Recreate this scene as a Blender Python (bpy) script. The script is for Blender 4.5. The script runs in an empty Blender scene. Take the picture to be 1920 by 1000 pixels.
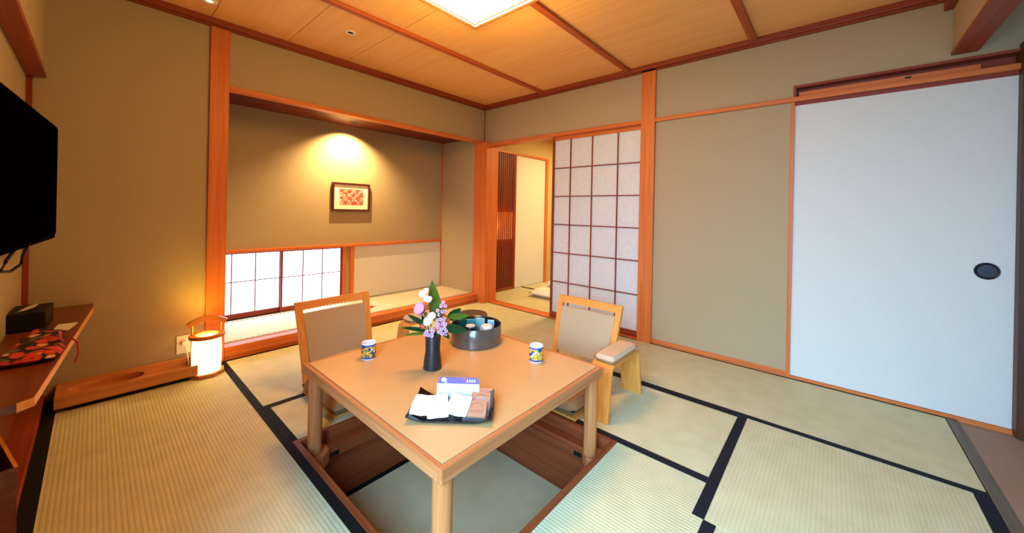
import bpy, bmesh, math, random
from mathutils import Vector, Matrix
random.seed(7)
R = math.radians
scn = bpy.context.scene
COL = scn.collection

# ------------------------------------------------------------------ camera
YAW, ROLL = 0.850893, 0.020376
cam_d = bpy.data.cameras.new('camera')
cam_d.sensor_width = 36.0
cam_d.lens = 686.30 * 36.0 / 1920.0
cam_d.shift_y = (396.97 - 500.0) / 1920.0
cam_d.clip_start = 0.02
cam = bpy.data.objects.new('camera', cam_d)
COL.objects.link(cam)
_f = Vector((math.sin(YAW), math.cos(YAW), 0)); _r = Vector((math.cos(YAW), -math.sin(YAW), 0)); _u = Vector((0, 0, 1))
_c, _s = math.cos(ROLL), math.sin(ROLL)
rx = _c * _r + _s * _u
ux = -_s * _r + _c * _u
M = Matrix((rx, ux, -_f)).transposed().to_4x4()
M.translation = Vector((-3.1785, -3.2637, 1.11))
cam.matrix_world = M
scn.camera = cam

# ------------------------------------------------------------------ exposure, world, big lights
vs = scn.view_settings
vs.view_transform = 'Standard'
vs.look = 'None'
vs.gamma = 1.0
vs.exposure = 0.0
vs.use_curve_mapping = False
W = bpy.data.worlds.new('world'); scn.world = W
W.use_nodes = True
W.node_tree.nodes['Background'].inputs[0].default_value = (0.55, 0.70, 1.0, 1)
W.node_tree.nodes['Background'].inputs[1].default_value = 1.0
scn.cycles.max_bounces = 8
scn.cycles.diffuse_bounces = 5
scn.cycles.caustics_reflective = False
scn.cycles.caustics_refractive = False

def area(name, loc, size, size_y, power, color, rot):
    l = bpy.data.lights.new(name, 'AREA'); l.shape = 'RECTANGLE'; l.size = size; l.size_y = size_y
    l.energy = power; l.color = color
    o = bpy.data.objects.new(name, l); COL.objects.link(o); o.location = loc; o.rotation_euler = rot
    return o
# skylight falling from outside through the side window behind the camera, then the lamps of the room
P_DAY, P_CEIL, P_GLOW, P_SPOT, P_ANDON, P_NEXT = 1350, 18, 34, 180, 16, 60
area('daylight', (-5.5, -3.9, 2.55), 3.6, 3.4, P_DAY, (0.34, 0.64, 0.92), (R(74), 0, R(-90)))
area('ceiling_lamp_light', (-1.825, -1.755, 2.285), 0.50, 0.50, P_CEIL, (1.0, 0.30, 0.07), (0, 0, 0))
cpl = bpy.data.lights.new('ceiling_lamp_glow', 'POINT'); cpl.energy = P_GLOW; cpl.color = (1.0, 0.615, 0.115); cpl.shadow_soft_size = 0.16
cpo = bpy.data.objects.new('ceiling_lamp_glow', cpl); COL.objects.link(cpo); cpo.location = (-1.81, -1.74, 2.14)
sp = bpy.data.lights.new('alcove_spot', 'SPOT'); sp.energy = P_SPOT; sp.color = (1.0, 0.66, 0.27); sp.spot_size = R(128); sp.spot_blend = 0.85; sp.shadow_soft_size = 0.012
spo = bpy.data.objects.new('alcove_spot', sp); COL.objects.link(spo); spo.location = (-1.41, 0.49, 1.97); spo.rotation_euler = (R(14), 0, 0)
al = bpy.data.lights.new('andon_bulb', 'POINT'); al.energy = P_ANDON; al.color = (1.0, 0.63, 0.07); al.shadow_soft_size = 0.04
alo = bpy.data.objects.new('andon_bulb', al); COL.objects.link(alo); alo.location = (-2.68, -0.19, 0.15)
area('next_room_lamp_light', (1.5, -1.0, 2.25), 0.6, 0.6, P_NEXT, (1.0, 0.655, 0.24), (0, 0, 0))

# ------------------------------------------------------------------ materials
def lin(c):
    return tuple(((v / 255) / 12.92 if v / 255 <= 0.04045 else ((v / 255 + 0.055) / 1.055) ** 2.4) for v in c) + (1,)
def mat(name, rgb, rough=0.6, spec=0.3, metal=0.0, noise=0.0, nscale=60, bump=0.0, bscale=300, emit=None, es=0.0, coat=0.0, sheen=0.0):
    m = bpy.data.materials.new(name); m.use_nodes = True
    nt = m.node_tree; b = nt.nodes['Principled BSDF']
    b.inputs['Base Color'].default_value = lin(rgb)
    b.inputs['Roughness'].default_value = rough
    b.inputs['Specular IOR Level'].default_value = spec
    b.inputs['Metallic'].default_value = metal
    b.inputs['Coat Weight'].default_value = coat
    b.inputs['Sheen Weight'].default_value = sheen
    if emit:
        b.inputs['Emission Color'].default_value = lin(emit); b.inputs['Emission Strength'].default_value = es
    tc = nt.nodes.new('ShaderNodeTexCoord')
    if noise:
        n = nt.nodes.new('ShaderNodeTexNoise'); n.inputs['Scale'].default_value = nscale; n.inputs['Detail'].default_value = 4
        mx = nt.nodes.new('ShaderNodeMix'); mx.data_type = 'RGBA'; mx.blend_type = 'MULTIPLY'
        mr = nt.nodes.new('ShaderNodeMapRange'); mr.inputs[1].default_value = 0.3; mr.inputs[2].default_value = 0.7; mr.inputs[3].default_value = 1 - noise; mr.inputs[4].default_value = 1 + noise * 0.5
        nt.links.new(tc.outputs['Object'], n.inputs['Vector']); nt.links.new(n.outputs['Fac'], mr.inputs[0])
        mx.inputs[0].default_value = 1; mx.inputs[6].default_value = lin(rgb); nt.links.new(mr.outputs[0], mx.inputs[7])
        nt.links.new(mx.outputs[2], b.inputs['Base Color'])
    if bump:
        n2 = nt.nodes.new('ShaderNodeTexNoise'); n2.inputs['Scale'].default_value = bscale; n2.inputs['Detail'].default_value = 3
        bp = nt.nodes.new('ShaderNodeBump'); bp.inputs['Strength'].default_value = bump; bp.inputs['Distance'].default_value = 0.002
        nt.links.new(tc.outputs['Object'], n2.inputs['Vector']); nt.links.new(n2.outputs['Fac'], bp.inputs['Height']); nt.links.new(bp.outputs[0], b.inputs['Normal'])
    return m
def wood(name, c1, c2, axis='X', scale=1.0, rough=0.45, spec=0.35, coat=0.0):
    m = bpy.data.materials.new(name); m.use_nodes = True
    nt = m.node_tree; b = nt.nodes['Principled BSDF']
    b.inputs['Roughness'].default_value = rough; b.inputs['Specular IOR Level'].default_value = spec; b.inputs['Coat Weight'].default_value = coat; b.inputs['Coat Roughness'].default_value = 0.25
    tc = nt.nodes.new('ShaderNodeTexCoord'); oi = nt.nodes.new('ShaderNodeObjectInfo')
    ad = nt.nodes.new('ShaderNodeVectorMath'); ad.operation = 'ADD'
    sc = nt.nodes.new('ShaderNodeVectorMath'); sc.operation = 'SCALE'; sc.inputs[0].default_value = (7.3, 3.1, 5.7)
    nt.links.new(oi.outputs['Random'], sc.inputs['Scale'])
    nt.links.new(tc.outputs['Object'], ad.inputs[0]); nt.links.new(sc.outputs[0], ad.inputs[1])
    mp = nt.nodes.new('ShaderNodeMapping')
    s = [45 * scale] * 3; s['XYZ'.index(axis)] = 1.3 * scale
    mp.inputs['Scale'].default_value = s
    n = nt.nodes.new('ShaderNodeTexNoise'); n.inputs['Scale'].default_value = 1.0; n.inputs['Detail'].default_value = 5; n.inputs['Distortion'].default_value = 0.4
    cr = nt.nodes.new('ShaderNodeValToRGB'); cr.color_ramp.elements[0].position = 0.32; cr.color_ramp.elements[1].position = 0.68
    cr.color_ramp.elements[0].color = lin(c2); cr.color_ramp.elements[1].color = lin(c1)
    nt.links.new(ad.outputs[0], mp.inputs[0]); nt.links.new(mp.outputs[0], n.inputs['Vector']); nt.links.new(n.outputs['Fac'], cr.inputs[0]); nt.links.new(cr.outputs[0], b.inputs['Base Color'])
    bp = nt.nodes.new('ShaderNodeBump'); bp.inputs['Strength'].default_value = 0.12; bp.inputs['Distance'].default_value = 0.001
    nt.links.new(n.outputs['Fac'], bp.inputs['Height']); nt.links.new(bp.outputs[0], b.inputs['Normal'])
    return m
def tatami(name, c1, c2, axis, pitch=0.0145):
    """woven rush: ridges running along `axis`, fine cross weave, faint patchiness"""
    m = bpy.data.materials.new(name); m.use_nodes = True
    nt = m.node_tree; b = nt.nodes['Principled BSDF']
    b.inputs['Roughness'].default_value = 0.62; b.inputs['Specular IOR Level'].default_value = 0.35
    tc = nt.nodes.new('ShaderNodeTexCoord'); sx = nt.nodes.new('ShaderNodeSeparateXYZ')
    nt.links.new(tc.outputs['Object'], sx.inputs[0])
    across = 'Y' if axis == 'X' else 'X'
    def sinw(out, per, ph=None):
        a = nt.nodes.new('ShaderNodeMath'); a.operation = 'MULTIPLY'; a.inputs[1].default_value = 2 * math.pi / per
        nt.links.new(out, a.inputs[0]); src = a.outputs[0]
        if ph is not None:
            p = nt.nodes.new('ShaderNodeMath'); p.operation = 'ADD'; nt.links.new(src, p.inputs[0]); nt.links.new(ph, p.inputs[1]); src = p.outputs[0]
        si = nt.nodes.new('ShaderNodeMath'); si.operation = 'SINE'; nt.links.new(src, si.inputs[0]); return si.outputs[0]
    rid = sinw(sx.outputs[across], pitch)
    ab = nt.nodes.new('ShaderNodeMath'); ab.operation = 'ABSOLUTE'
    half = sinw(sx.outputs[across], pitch * 2); nt.links.new(half, ab.inputs[0])
    fine = sinw(sx.outputs[axis], 0.0055)
    f2 = nt.nodes.new('ShaderNodeMath'); f2.operation = 'MULTIPLY_ADD'; f2.inputs[1].default_value = 0.10
    nt.links.new(fine, f2.inputs[0]); nt.links.new(ab.outputs[0], f2.inputs[2])
    n = nt.nodes.new('ShaderNodeTexNoise'); n.inputs['Detail'].default_value = 6
    mp = nt.nodes.new('ShaderNodeMapping'); s = [90, 90, 90]; s['XYZ'.index(axis)] = 420; mp.inputs['Scale'].default_value = s
    nt.links.new(tc.outputs['Object'], mp.inputs[0]); nt.links.new(mp.outputs[0], n.inputs['Vector']); n.inputs['Scale'].default_value = 1
    n3 = nt.nodes.new('ShaderNodeTexNoise'); n3.inputs['Scale'].default_value = 9; n3.inputs['Detail'].default_value = 6; nt.links.new(tc.outputs['Object'], n3.inputs['Vector'])
    av = nt.nodes.new('ShaderNodeMath'); av.operation = 'ADD'; nt.links.new(n.outputs['Fac'], av.inputs[0]); nt.links.new(n3.outputs['Fac'], av.inputs[1])
    rr = nt.nodes.new('ShaderNodeMath'); rr.operation = 'MULTIPLY_ADD'; rr.inputs[1].default_value = 0.28; nt.links.new(ab.outputs[0], rr.inputs[0]); nt.links.new(av.outputs[0], rr.inputs[2])
    cr = nt.nodes.new('ShaderNodeValToRGB'); cr.color_ramp.elements[0].position = 0.75 / 2; cr.color_ramp.elements[1].position = 0.72
    cr.color_ramp.elements[0].color = lin(c2); cr.color_ramp.elements[1].color = lin(c1)
    hv = nt.nodes.new('ShaderNodeMath'); hv.operation = 'MULTIPLY'; hv.inputs[1].default_value = 0.5; nt.links.new(rr.outputs[0], hv.inputs[0])
    nt.links.new(hv.outputs[0], cr.inputs[0]); nt.links.new(cr.outputs[0], b.inputs['Base Color'])
    bp = nt.nodes.new('ShaderNodeBump'); bp.inputs['Strength'].default_value = 0.5; bp.inputs['Distance'].default_value = 0.0016
    nt.links.new(f2.outputs[0], bp.inputs['Height']); nt.links.new(bp.outputs[0], b.inputs['Normal'])
    return m
def nodes_mat(name):
    m = bpy.data.materials.new(name); m.use_nodes = True
    return m, m.node_tree, m.node_tree.nodes['Principled BSDF']
def ramp(nt, stops, const=False):
    cr = nt.nodes.new('ShaderNodeValToRGB'); e = cr.color_ramp.elements
    if const: cr.color_ramp.interpolation = 'CONSTANT'
    while len(e) < len(stops): e.new(0.5)
    for i, (p, c) in enumerate(stops): e[i].position = p; e[i].color = lin(c)
    return cr

WOODA = dict(c1=(214, 122, 60), c2=(192, 98, 42))
M_WX = wood('reddish_wood_x', axis='X', **WOODA); M_WY = wood('reddish_wood_y', axis='Y', **WOODA); M_WZ = wood('reddish_wood_z', axis='Z', **WOODA)
DK = dict(c1=(152, 66, 38), c2=(126, 48, 28))
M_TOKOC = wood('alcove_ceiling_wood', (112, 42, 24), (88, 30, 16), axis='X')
M_DX = wood('dark_red_wood_x', axis='X', **DK); M_DY = wood('dark_red_wood_y', axis='Y', **DK); M_DZ = wood('dark_red_wood_z', axis='Z', **DK)
M_CEIL = wood('ceiling_cedar', (243, 186, 118), (236, 174, 104), axis='Y', scale=0.5, rough=0.5)
M_CEIL0 = mat('ceiling_backing', (60, 30, 14), 0.9)
M_TABLE = mat('laminate_orange_wood', (205, 167, 114), 0.30, 0.45, noise=0.05, nscale=5)
M_RIMX = wood('table_rim_x', (200, 132, 82), (176, 106, 60), axis='X', scale=1.6, rough=0.42)
M_RIMY = wood('table_rim_y', (200, 132, 82), (176, 106, 60), axis='Y', scale=1.6, rough=0.42)
M_RIMZ = wood('table_leg_wood', (202, 132, 80), (176, 106, 58), axis='Z', scale=1.6, rough=0.42)
M_PITX = wood('pit_wood_x', (152, 76, 40), (122, 54, 28), axis='X', rough=0.4); M_PITY = wood('pit_wood_y', (152, 76, 40), (122, 54, 28), axis='Y', rough=0.4)
M_CHAIR = wood('chair_wood', (228, 158, 78), (214, 138, 58), axis='Z', scale=1.2, rough=0.38)
M_CHAIRX = wood('chair_wood_x', (228, 158, 78), (214, 138, 58), axis='X', scale=1.2, rough=0.38)
M_SHELF = wood('shelf_wood', (126, 66, 36), (104, 50, 26), axis='Y', rough=0.35)  # wood darkened: the dim light on the shelf is put into its colour
M_TRAYW = wood('floor_tray_wood', (206, 142, 84), (188, 120, 66), axis='X', rough=0.45)
M_WALL = mat('sand_wall', (173, 155, 124), 0.92, 0.1, noise=0.06, nscale=220, bump=0.25, bscale=420)
M_WALLN = mat('next_room_wall', (196, 176, 130), 0.92, 0.1, noise=0.05, nscale=200)
M_PAPERW = mat('white_door_paper', (211, 215, 212), 0.75, 0.2, noise=0.02, nscale=90, bump=0.1, bscale=500)
M_CREAM = mat('cream_paper', (216, 216, 208), 0.8, 0.15, noise=0.03, nscale=120)
M_TATY = tatami('tatami_along_y', (204, 204, 168), (182, 182, 144), 'Y')
M_TATX = tatami('tatami_along_x', (204, 204, 168), (182, 182, 144), 'X')
M_TATPIT = tatami('tatami_pit', (220, 212, 174), (202, 194, 154), 'X', 0.012)
M_TATTOKO = tatami('tatami_alcove', (224, 210, 186), (204, 190, 164), 'Y', 0.016)
M_HERI = mat('navy_cloth_border', (22, 26, 38), 0.75, 0.2, bump=0.3, bscale=900)
M_HERIB = mat('black_cloth_border', (18, 17, 18), 0.8, 0.2, bump=0.3, bscale=900)
M_BLACK = mat('black_gloss', (12, 12, 14), 0.22, 0.5)
M_SCREEN = mat('tv_screen', (3, 3, 4), 0.5, 0.0)
M_TVBODY = mat('tv_body', (10, 9, 9), 0.6, 0.0)
M_BLKM = mat('black_matte', (16, 14, 14), 0.6, 0.3)
M_DARKMET = mat('dark_metal', (38, 42, 52), 0.35, 0.5, metal=0.4)
M_VASE = mat('black_ceramic', (34, 34, 40), 0.42, 0.5, bump=0.3, bscale=60)
M_LACQ = mat('grey_brown_lacquer', (92, 84, 78), 0.2, 0.6, coat=0.5)
M_LACQD = mat('dark_lacquer', (30, 32, 34), 0.25, 0.5)
M_FAB = mat('taupe_fabric', (184, 162, 130), 0.9, 0.1, noise=0.05, nscale=300, bump=0.3, bscale=700, sheen=0.2)
M_FABD = mat('seat_cushion_fabric', (140, 116, 84), 0.92, 0.1, noise=0.06, nscale=300, bump=0.3, bscale=700)
M_PAD = mat('armrest_pad_fabric', (206, 186, 158), 0.9, 0.1, noise=0.04, nscale=200, bump=0.2, bscale=600)
M_WHITE = mat('white_paper', (240, 240, 238), 0.7, 0.2)
M_WPLASTIC = mat('white_plastic', (235, 228, 212), 0.4, 0.4)
M_PORC = mat('white_porcelain', (240, 242, 244), 0.15, 0.5)
M_FUTON = mat('white_bedding', (238, 234, 230), 0.9, 0.1)
M_RED = mat('red_paper', (214, 44, 48), 0.6)
M_REDCORD = mat('red_cord', (176, 36, 36), 0.7)
M_TEAL = mat('teal_packet', (90, 176, 184), 0.3, 0.5)
M_PALEBLUE = mat('pale_blue_packet', (170, 214, 224), 0.3, 0.5)
M_PURPLE = mat('purple_card_print', (104, 98, 160), 0.6)
M_GREYTXT = mat('grey_print', (190, 190, 196), 0.7)
M_PINKTXT = mat('pink_print', (216, 170, 170), 0.7)
M_COOKIE = mat('brown_cookie', (184, 118, 72), 0.7, 0.2, noise=0.1, nscale=120, bump=0.3, bscale=200)
M_COOKIE2 = mat('cookie_emboss', (150, 88, 50), 0.7)
M_FRAME = wood('picture_frame_wood', (92, 38, 26), (70, 26, 18), axis='X', rough=0.3)
M_MATB = mat('picture_mount', (250, 238, 214), 0.85, 0.1)
M_LEAF = mat('dark_green_leaf', (38, 92, 48), 0.4, 0.45, noise=0.25, nscale=40)
M_LEAFL = mat('light_green_leaf', (120, 150, 48), 0.45, 0.4, noise=0.25, nscale=60)
M_STEM = mat('green_stem', (80, 112, 50), 0.6)
M_PINK = mat('pink_petal', (240, 178, 200), 0.7, 0.2)
M_WPET = mat('white_petal', (246, 242, 244), 0.7, 0.2)
M_LILAC = mat('lilac_petal', (226, 182, 214), 0.7, 0.2)
M_LILACD = mat('magenta_petal_centre', (176, 84, 130), 0.7, 0.2)
M_BERRY = mat('red_berry', (206, 60, 76), 0.35, 0.5)
M_LAMPW = wood('lantern_wood', (206, 132, 66), (180, 104, 46), axis='X', rough=0.45)

def lamp_paper(name, rgb, es, alb=(245, 235, 215)):
    return mat(name, alb, 0.8, 0.1, emit=rgb, es=es)
M_GLOW = lamp_paper('lit_ceiling_diffuser', (255, 244, 224), 1.7)
M_GLOW2 = lamp_paper('lit_ceiling_diffuser_side', (255, 240, 216), 1.35)
M_ANDON = lamp_paper('lit_lantern_paper', (255, 214, 140), 3.4)
M_WINPAPER = lamp_paper('backlit_window_paper', (176, 218, 255), 5.2, (240, 242, 244))
M_SLATGLOW = lamp_paper('lit_wall_lamp_paper', (255, 120, 24), 2.6)
# shoji paper: diffuse + translucent with fibre pattern
M_SHOJI, nt, b = nodes_mat('shoji_paper')
tc = nt.nodes.new('ShaderNodeTexCoord'); n = nt.nodes.new('ShaderNodeTexNoise'); n.inputs['Scale'].default_value = 26; n.inputs['Detail'].default_value = 8; n.inputs['Distortion'].default_value = 1.2
nt.links.new(tc.outputs['Object'], n.inputs['Vector']); cr = ramp(nt, [(0.3, (206, 210, 212)), (0.7, (216, 220, 222))]); nt.links.new(n.outputs['Fac'], cr.inputs[0]); nt.links.new(cr.outputs[0], b.inputs['Base Color'])
b.inputs['Roughness'].default_value = 0.24; b.inputs['Specular IOR Level'].default_value = 0.35
# clear wrap
M_WRAP, nt, b = nodes_mat('clear_wrap')
b.inputs['Roughness'].default_value = 0.08; b.inputs['Transmission Weight'].default_value = 0.0; b.inputs['Alpha'].default_value = 0.07; b.inputs['Base Color'].default_value = lin((225, 232, 240)); b.inputs['Specular IOR Level'].default_value = 0.8
# window glass
M_GLASS, nt, b = nodes_mat('clear_glass')
b.inputs['Alpha'].default_value = 0.08; b.inputs['Roughness'].default_value = 0.02
# dotted alcove border
M_HERIT, nt, b = nodes_mat('dotted_grey_border')
tc = nt.nodes.new('ShaderNodeTexCoord'); ck = nt.nodes.new('ShaderNodeTexChecker'); ck.inputs['Scale'].default_value = 55
ck.inputs['Color1'].default_value = lin((214, 208, 196)); ck.inputs['Color2'].default_value = lin((120, 112, 104))
nt.links.new(tc.outputs['Object'], ck.inputs['Vector']); nt.links.new(ck.outputs[0], b.inputs['Base Color']); b.inputs['Roughness'].default_value = 0.8
# yellow and blue cup glaze
def cup_mat(name, seed):
    m, nt, b = nodes_mat(name)
    tc = nt.nodes.new('ShaderNodeTexCoord'); mp = nt.nodes.new('ShaderNodeMapping'); mp.inputs['Location'].default_value = (seed, seed * .7, seed * 1.3)
    nt.links.new(tc.outputs['Object'], mp.inputs[0])
    v = nt.nodes.new('ShaderNodeTexVoronoi'); v.inputs['Scale'].default_value = 62; nt.links.new(mp.outputs[0], v.inputs['Vector'])
    sx = nt.nodes.new('ShaderNodeSeparateColor'); nt.links.new(v.outputs['Color'], sx.inputs[0])
    c = ramp(nt, [(0, (232, 190, 70)), (0.46, (240, 240, 236)), (0.66, (44, 70, 160)), (0.80, (236, 206, 96)), (0.92, (70, 140, 130))], True); nt.links.new(sx.outputs[0], c.inputs[0])
    d = ramp(nt, [(0, (255, 255, 255)), (0.3, (255, 255, 255)), (0.55, (150, 150, 190))]); nt.links.new(v.outputs['Distance'], d.inputs[0])
    v2 = nt.nodes.new('ShaderNodeTexVoronoi'); v2.feature = 'DISTANCE_TO_EDGE'; v2.inputs['Scale'].default_value = 62; nt.links.new(mp.outputs[0], v2.inputs['Vector'])
    e = ramp(nt, [(0, (40, 60, 130)), (0.05, (90, 110, 160)), (0.10, (255, 255, 255))]); nt.links.new(v2.outputs['Distance'], e.inputs[0])
    mx = nt.nodes.new('ShaderNodeMix'); mx.data_type = 'RGBA'; mx.blend_type = 'MULTIPLY'; mx.inputs[0].default_value = 0.8
    nt.links.new(c.outputs[0], mx.inputs[6]); nt.links.new(e.outputs[0], mx.inputs[7])
    sz = nt.nodes.new('ShaderNodeSeparateXYZ'); nt.links.new(tc.outputs['Object'], sz.inputs[0])
    zr = nt.nodes.new('ShaderNodeMath'); zr.operation = 'MULTIPLY'; zr.inputs[1].default_value = 10; nt.links.new(sz.outputs[2], zr.inputs[0])
    band = ramp(nt, [(0, (255, 255, 255)), (0.06, (48, 70, 170)), (0.13, (0, 0, 0)), (0.66, (60, 80, 170)), (0.74, (250, 250, 250))], True); nt.links.new(zr.outputs[0], band.inputs[0])
    sel = ramp(nt, [(0, (255, 255, 255)), (0.13, (0, 0, 0)), (0.66, (255, 255, 255))], True); nt.links.new(zr.outputs[0], sel.inputs[0])
    m2 = nt.nodes.new('ShaderNodeMix'); m2.data_type = 'RGBA'; nt.links.new(sel.outputs[0], m2.inputs[0]); nt.links.new(mx.outputs[2], m2.inputs[6]); nt.links.new(band.outputs[0], m2.inputs[7])
    nt.links.new(m2.outputs[2], b.inputs['Base Color']); b.inputs['Roughness'].default_value = 0.14; b.inputs['Specular IOR Level'].default_value = 0.55
    return m
M_CUP1 = cup_mat('yellow_blue_glaze', 0.3); M_CUP2 = cup_mat('yellow_blue_white_glaze', 2.1)
# framed print: red and pink checks with pale drops
M_ART, nt, b = nodes_mat('red_patterned_print')
tc = nt.nodes.new('ShaderNodeTexCoord'); ck = nt.nodes.new('ShaderNodeTexChecker'); ck.inputs['Scale'].default_value = 22
ck.inputs['Color1'].default_value = lin((226, 82, 72)); ck.inputs['Color2'].default_value = lin((240, 158, 146))
nt.links.new(tc.outputs['Object'], ck.inputs['Vector'])
v = nt.nodes.new('ShaderNodeTexVoronoi'); v.inputs['Scale'].default_value = 24; v.inputs['Randomness'].default_value = 0.45; nt.links.new(tc.outputs['Object'], v.inputs['Vector'])
s1 = ramp(nt, [(0, (255, 255, 255)), (0.27, (255, 255, 255)), (0.30, (0, 0, 0))]); s2 = ramp(nt, [(0, (255, 255, 255)), (0.40, (255, 255, 255)), (0.44, (0, 0, 0))])
nt.links.new(v.outputs['Distance'], s1.inputs[0]); nt.links.new(v.outputs['Distance'], s2.inputs[0])
a1 = nt.nodes.new('ShaderNodeMix'); a1.data_type = 'RGBA'; a2 = nt.nodes.new('ShaderNodeMix'); a2.data_type = 'RGBA'
nt.links.new(s2.outputs[0], a1.inputs[0]); nt.links.new(ck.outputs[0], a1.inputs[6]); a1.inputs[7].default_value = lin((150, 44, 40))
nt.links.new(s1.outputs[0], a2.inputs[0]); nt.links.new(a1.outputs[2], a2.inputs[6]); a2.inputs[7].default_value = lin((252, 236, 214)); nt.links.new(a2.outputs[2], b.inputs['Base Color']); b.inputs['Roughness'].default_value = 0.6
# floral cloth
M_FLORAL, nt, b = nodes_mat('floral_black_cloth')
tc = nt.nodes.new('ShaderNodeTexCoord')
v = nt.nodes.new('ShaderNodeTexVoronoi'); v.inputs['Scale'].default_value = 24; v.inputs['Randomness'].default_value = 0.9; nt.links.new(tc.outputs['Object'], v.inputs['Vector'])
sc_ = nt.nodes.new('ShaderNodeSeparateColor'); nt.links.new(v.outputs['Color'], sc_.inputs[0])
fc = ramp(nt, [(0, (200, 66, 54)), (0.34, (216, 176, 130)), (0.52, (170, 50, 46)), (0.70, (96, 96, 92)), (0.86, (20, 18, 22))], True); nt.links.new(sc_.outputs[0], fc.inputs[0])
fm = ramp(nt, [(0, (255, 255, 255)), (0.54, (255, 255, 255)), (0.58, (0, 0, 0))]); nt.links.new(v.outputs['Distance'], fm.inputs[0])
rg = ramp(nt, [(0, (236, 210, 170)), (0.08, (160, 40, 36)), (0.14, (255, 255, 255)), (0.44, (255, 255, 255)), (0.50, (236, 190, 150))]); nt.links.new(v.outputs['Distance'], rg.inputs[0])
mu = nt.nodes.new('ShaderNodeMix'); mu.data_type = 'RGBA'; mu.blend_type = 'MULTIPLY'; mu.inputs[0].default_value = 1; nt.links.new(fc.outputs[0], mu.inputs[6]); nt.links.new(rg.outputs[0], mu.inputs[7])
mm = nt.nodes.new('ShaderNodeMix'); mm.data_type = 'RGBA'; nt.links.new(fm.outputs[0], mm.inputs[0]); mm.inputs[6].default_value = lin((20, 18, 22)); nt.links.new(mu.outputs[2], mm.inputs[7])
nt.links.new(mm.outputs[2], b.inputs['Base Color']); b.inputs['Roughness'].default_value = 0.85

# ------------------------------------------------------------------ mesh helpers
def bx(bm, x0, x1, y0, y1, z0, z1, bev=0.0, mtx=None):
    v = [bm.verts.new((x, y, z)) for x in (x0, x1) for y in (y0, y1) for z in (z0, z1)]
    f = [(0, 1, 3, 2), (4, 6, 7, 5), (0, 4, 5, 1), (2, 3, 7, 6), (0, 2, 6, 4), (1, 5, 7, 3)]
    fs = [bm.faces.new([v[i] for i in q]) for q in f]
    vs_ = v
    if bev:
        es = list({e for q in fs for e in q.edges})
        r = bmesh.ops.bevel(bm, geom=es, offset=bev, segments=2, profile=0.5, affect='EDGES')
        vs_ = list({w for q in r['faces'] for w in q.verts} | {w for w in v if w.is_valid})
    if mtx is not None: bmesh.ops.transform(bm, matrix=mtx, verts=vs_)
    return bm
def B(*a, bev=0.0, mtx=None):
    return bx(bmesh.new(), *a, bev=bev, mtx=mtx)
def lathe(prof, seg=40, bm=None, close=True, cx=0, cy=0):
    bm = bm or bmesh.new(); rings = []
    for r, z in prof:
        if r < 1e-6: rings.append([bm.verts.new((cx, cy, z))])
        else: rings.append([bm.verts.new((cx + r * math.cos(2 * math.pi * i / seg), cy + r * math.sin(2 * math.pi * i / seg), z)) for i in range(seg)])
    for a, b_ in zip(rings, rings[1:]):
        for i in range(seg):
            j = (i + 1) % seg
            q = [a[i % len(a)], a[j % len(a)], b_[j % len(b_)], b_[i % len(b_)]]
            u = []
            for w in q:
                if w not in u: u.append(w)
            if len(u) > 2:
                try: bm.faces.new(u)
                except ValueError: pass
    return bm
def cyl(r, z0, z1, seg=32, cx=0, cy=0, bev=0.002, bm=None):
    return lathe([(0, z0), (r - bev, z0), (r, z0 + bev), (r, z1 - bev), (r - bev, z1), (0, z1)], seg, bm, cx=cx, cy=cy)
def prism(pts, z0, z1, bm=None, bev=0.0):
    bm = bm or bmesh.new()
    a = [bm.verts.new((x, y, z0)) for x, y in pts]; c = [bm.verts.new((x, y, z1)) for x, y in pts]
    n = len(pts); fs = [bm.faces.new(a[::-1]), bm.faces.new(c)]
    for i in range(n): fs.append(bm.faces.new([a[i], a[(i + 1) % n], c[(i + 1) % n], c[i]]))
    if bev:
        es = list(fs[0].edges) + list(fs[1].edges)
        bmesh.ops.bevel(bm, geom=es, offset=bev, segments=2, profile=0.5, affect='EDGES')
    return bm
def tube(pts, r, seg=8, bm=None, r1=None):
    bm = bm or bmesh.new(); pts = [Vector(p) for p in pts]; rings = []
    for i, p in enumerate(pts):
        t = (pts[min(i + 1, len(pts) - 1)] - pts[max(i - 1, 0)]).normalized()
        s = t.cross(Vector((0, 0, 1)) if abs(t.z) < 0.95 else Vector((1, 0, 0))).normalized(); w = s.cross(t)
        rr = r if r1 is None else r + (r1 - r) * i / (len(pts) - 1)
        rings.append([bm.verts.new(p + rr * (math.cos(2 * math.pi * k / seg) * s + math.sin(2 * math.pi * k / seg) * w)) for k in range(seg)])
    for a, c in zip(rings, rings[1:]):
        for k in range(seg): bm.faces.new([a[k], a[(k + 1) % seg], c[(k + 1) % seg], c[k]])
    bm.faces.new(rings[0][::-1]); bm.faces.new(rings[-1])
    return bm
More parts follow.
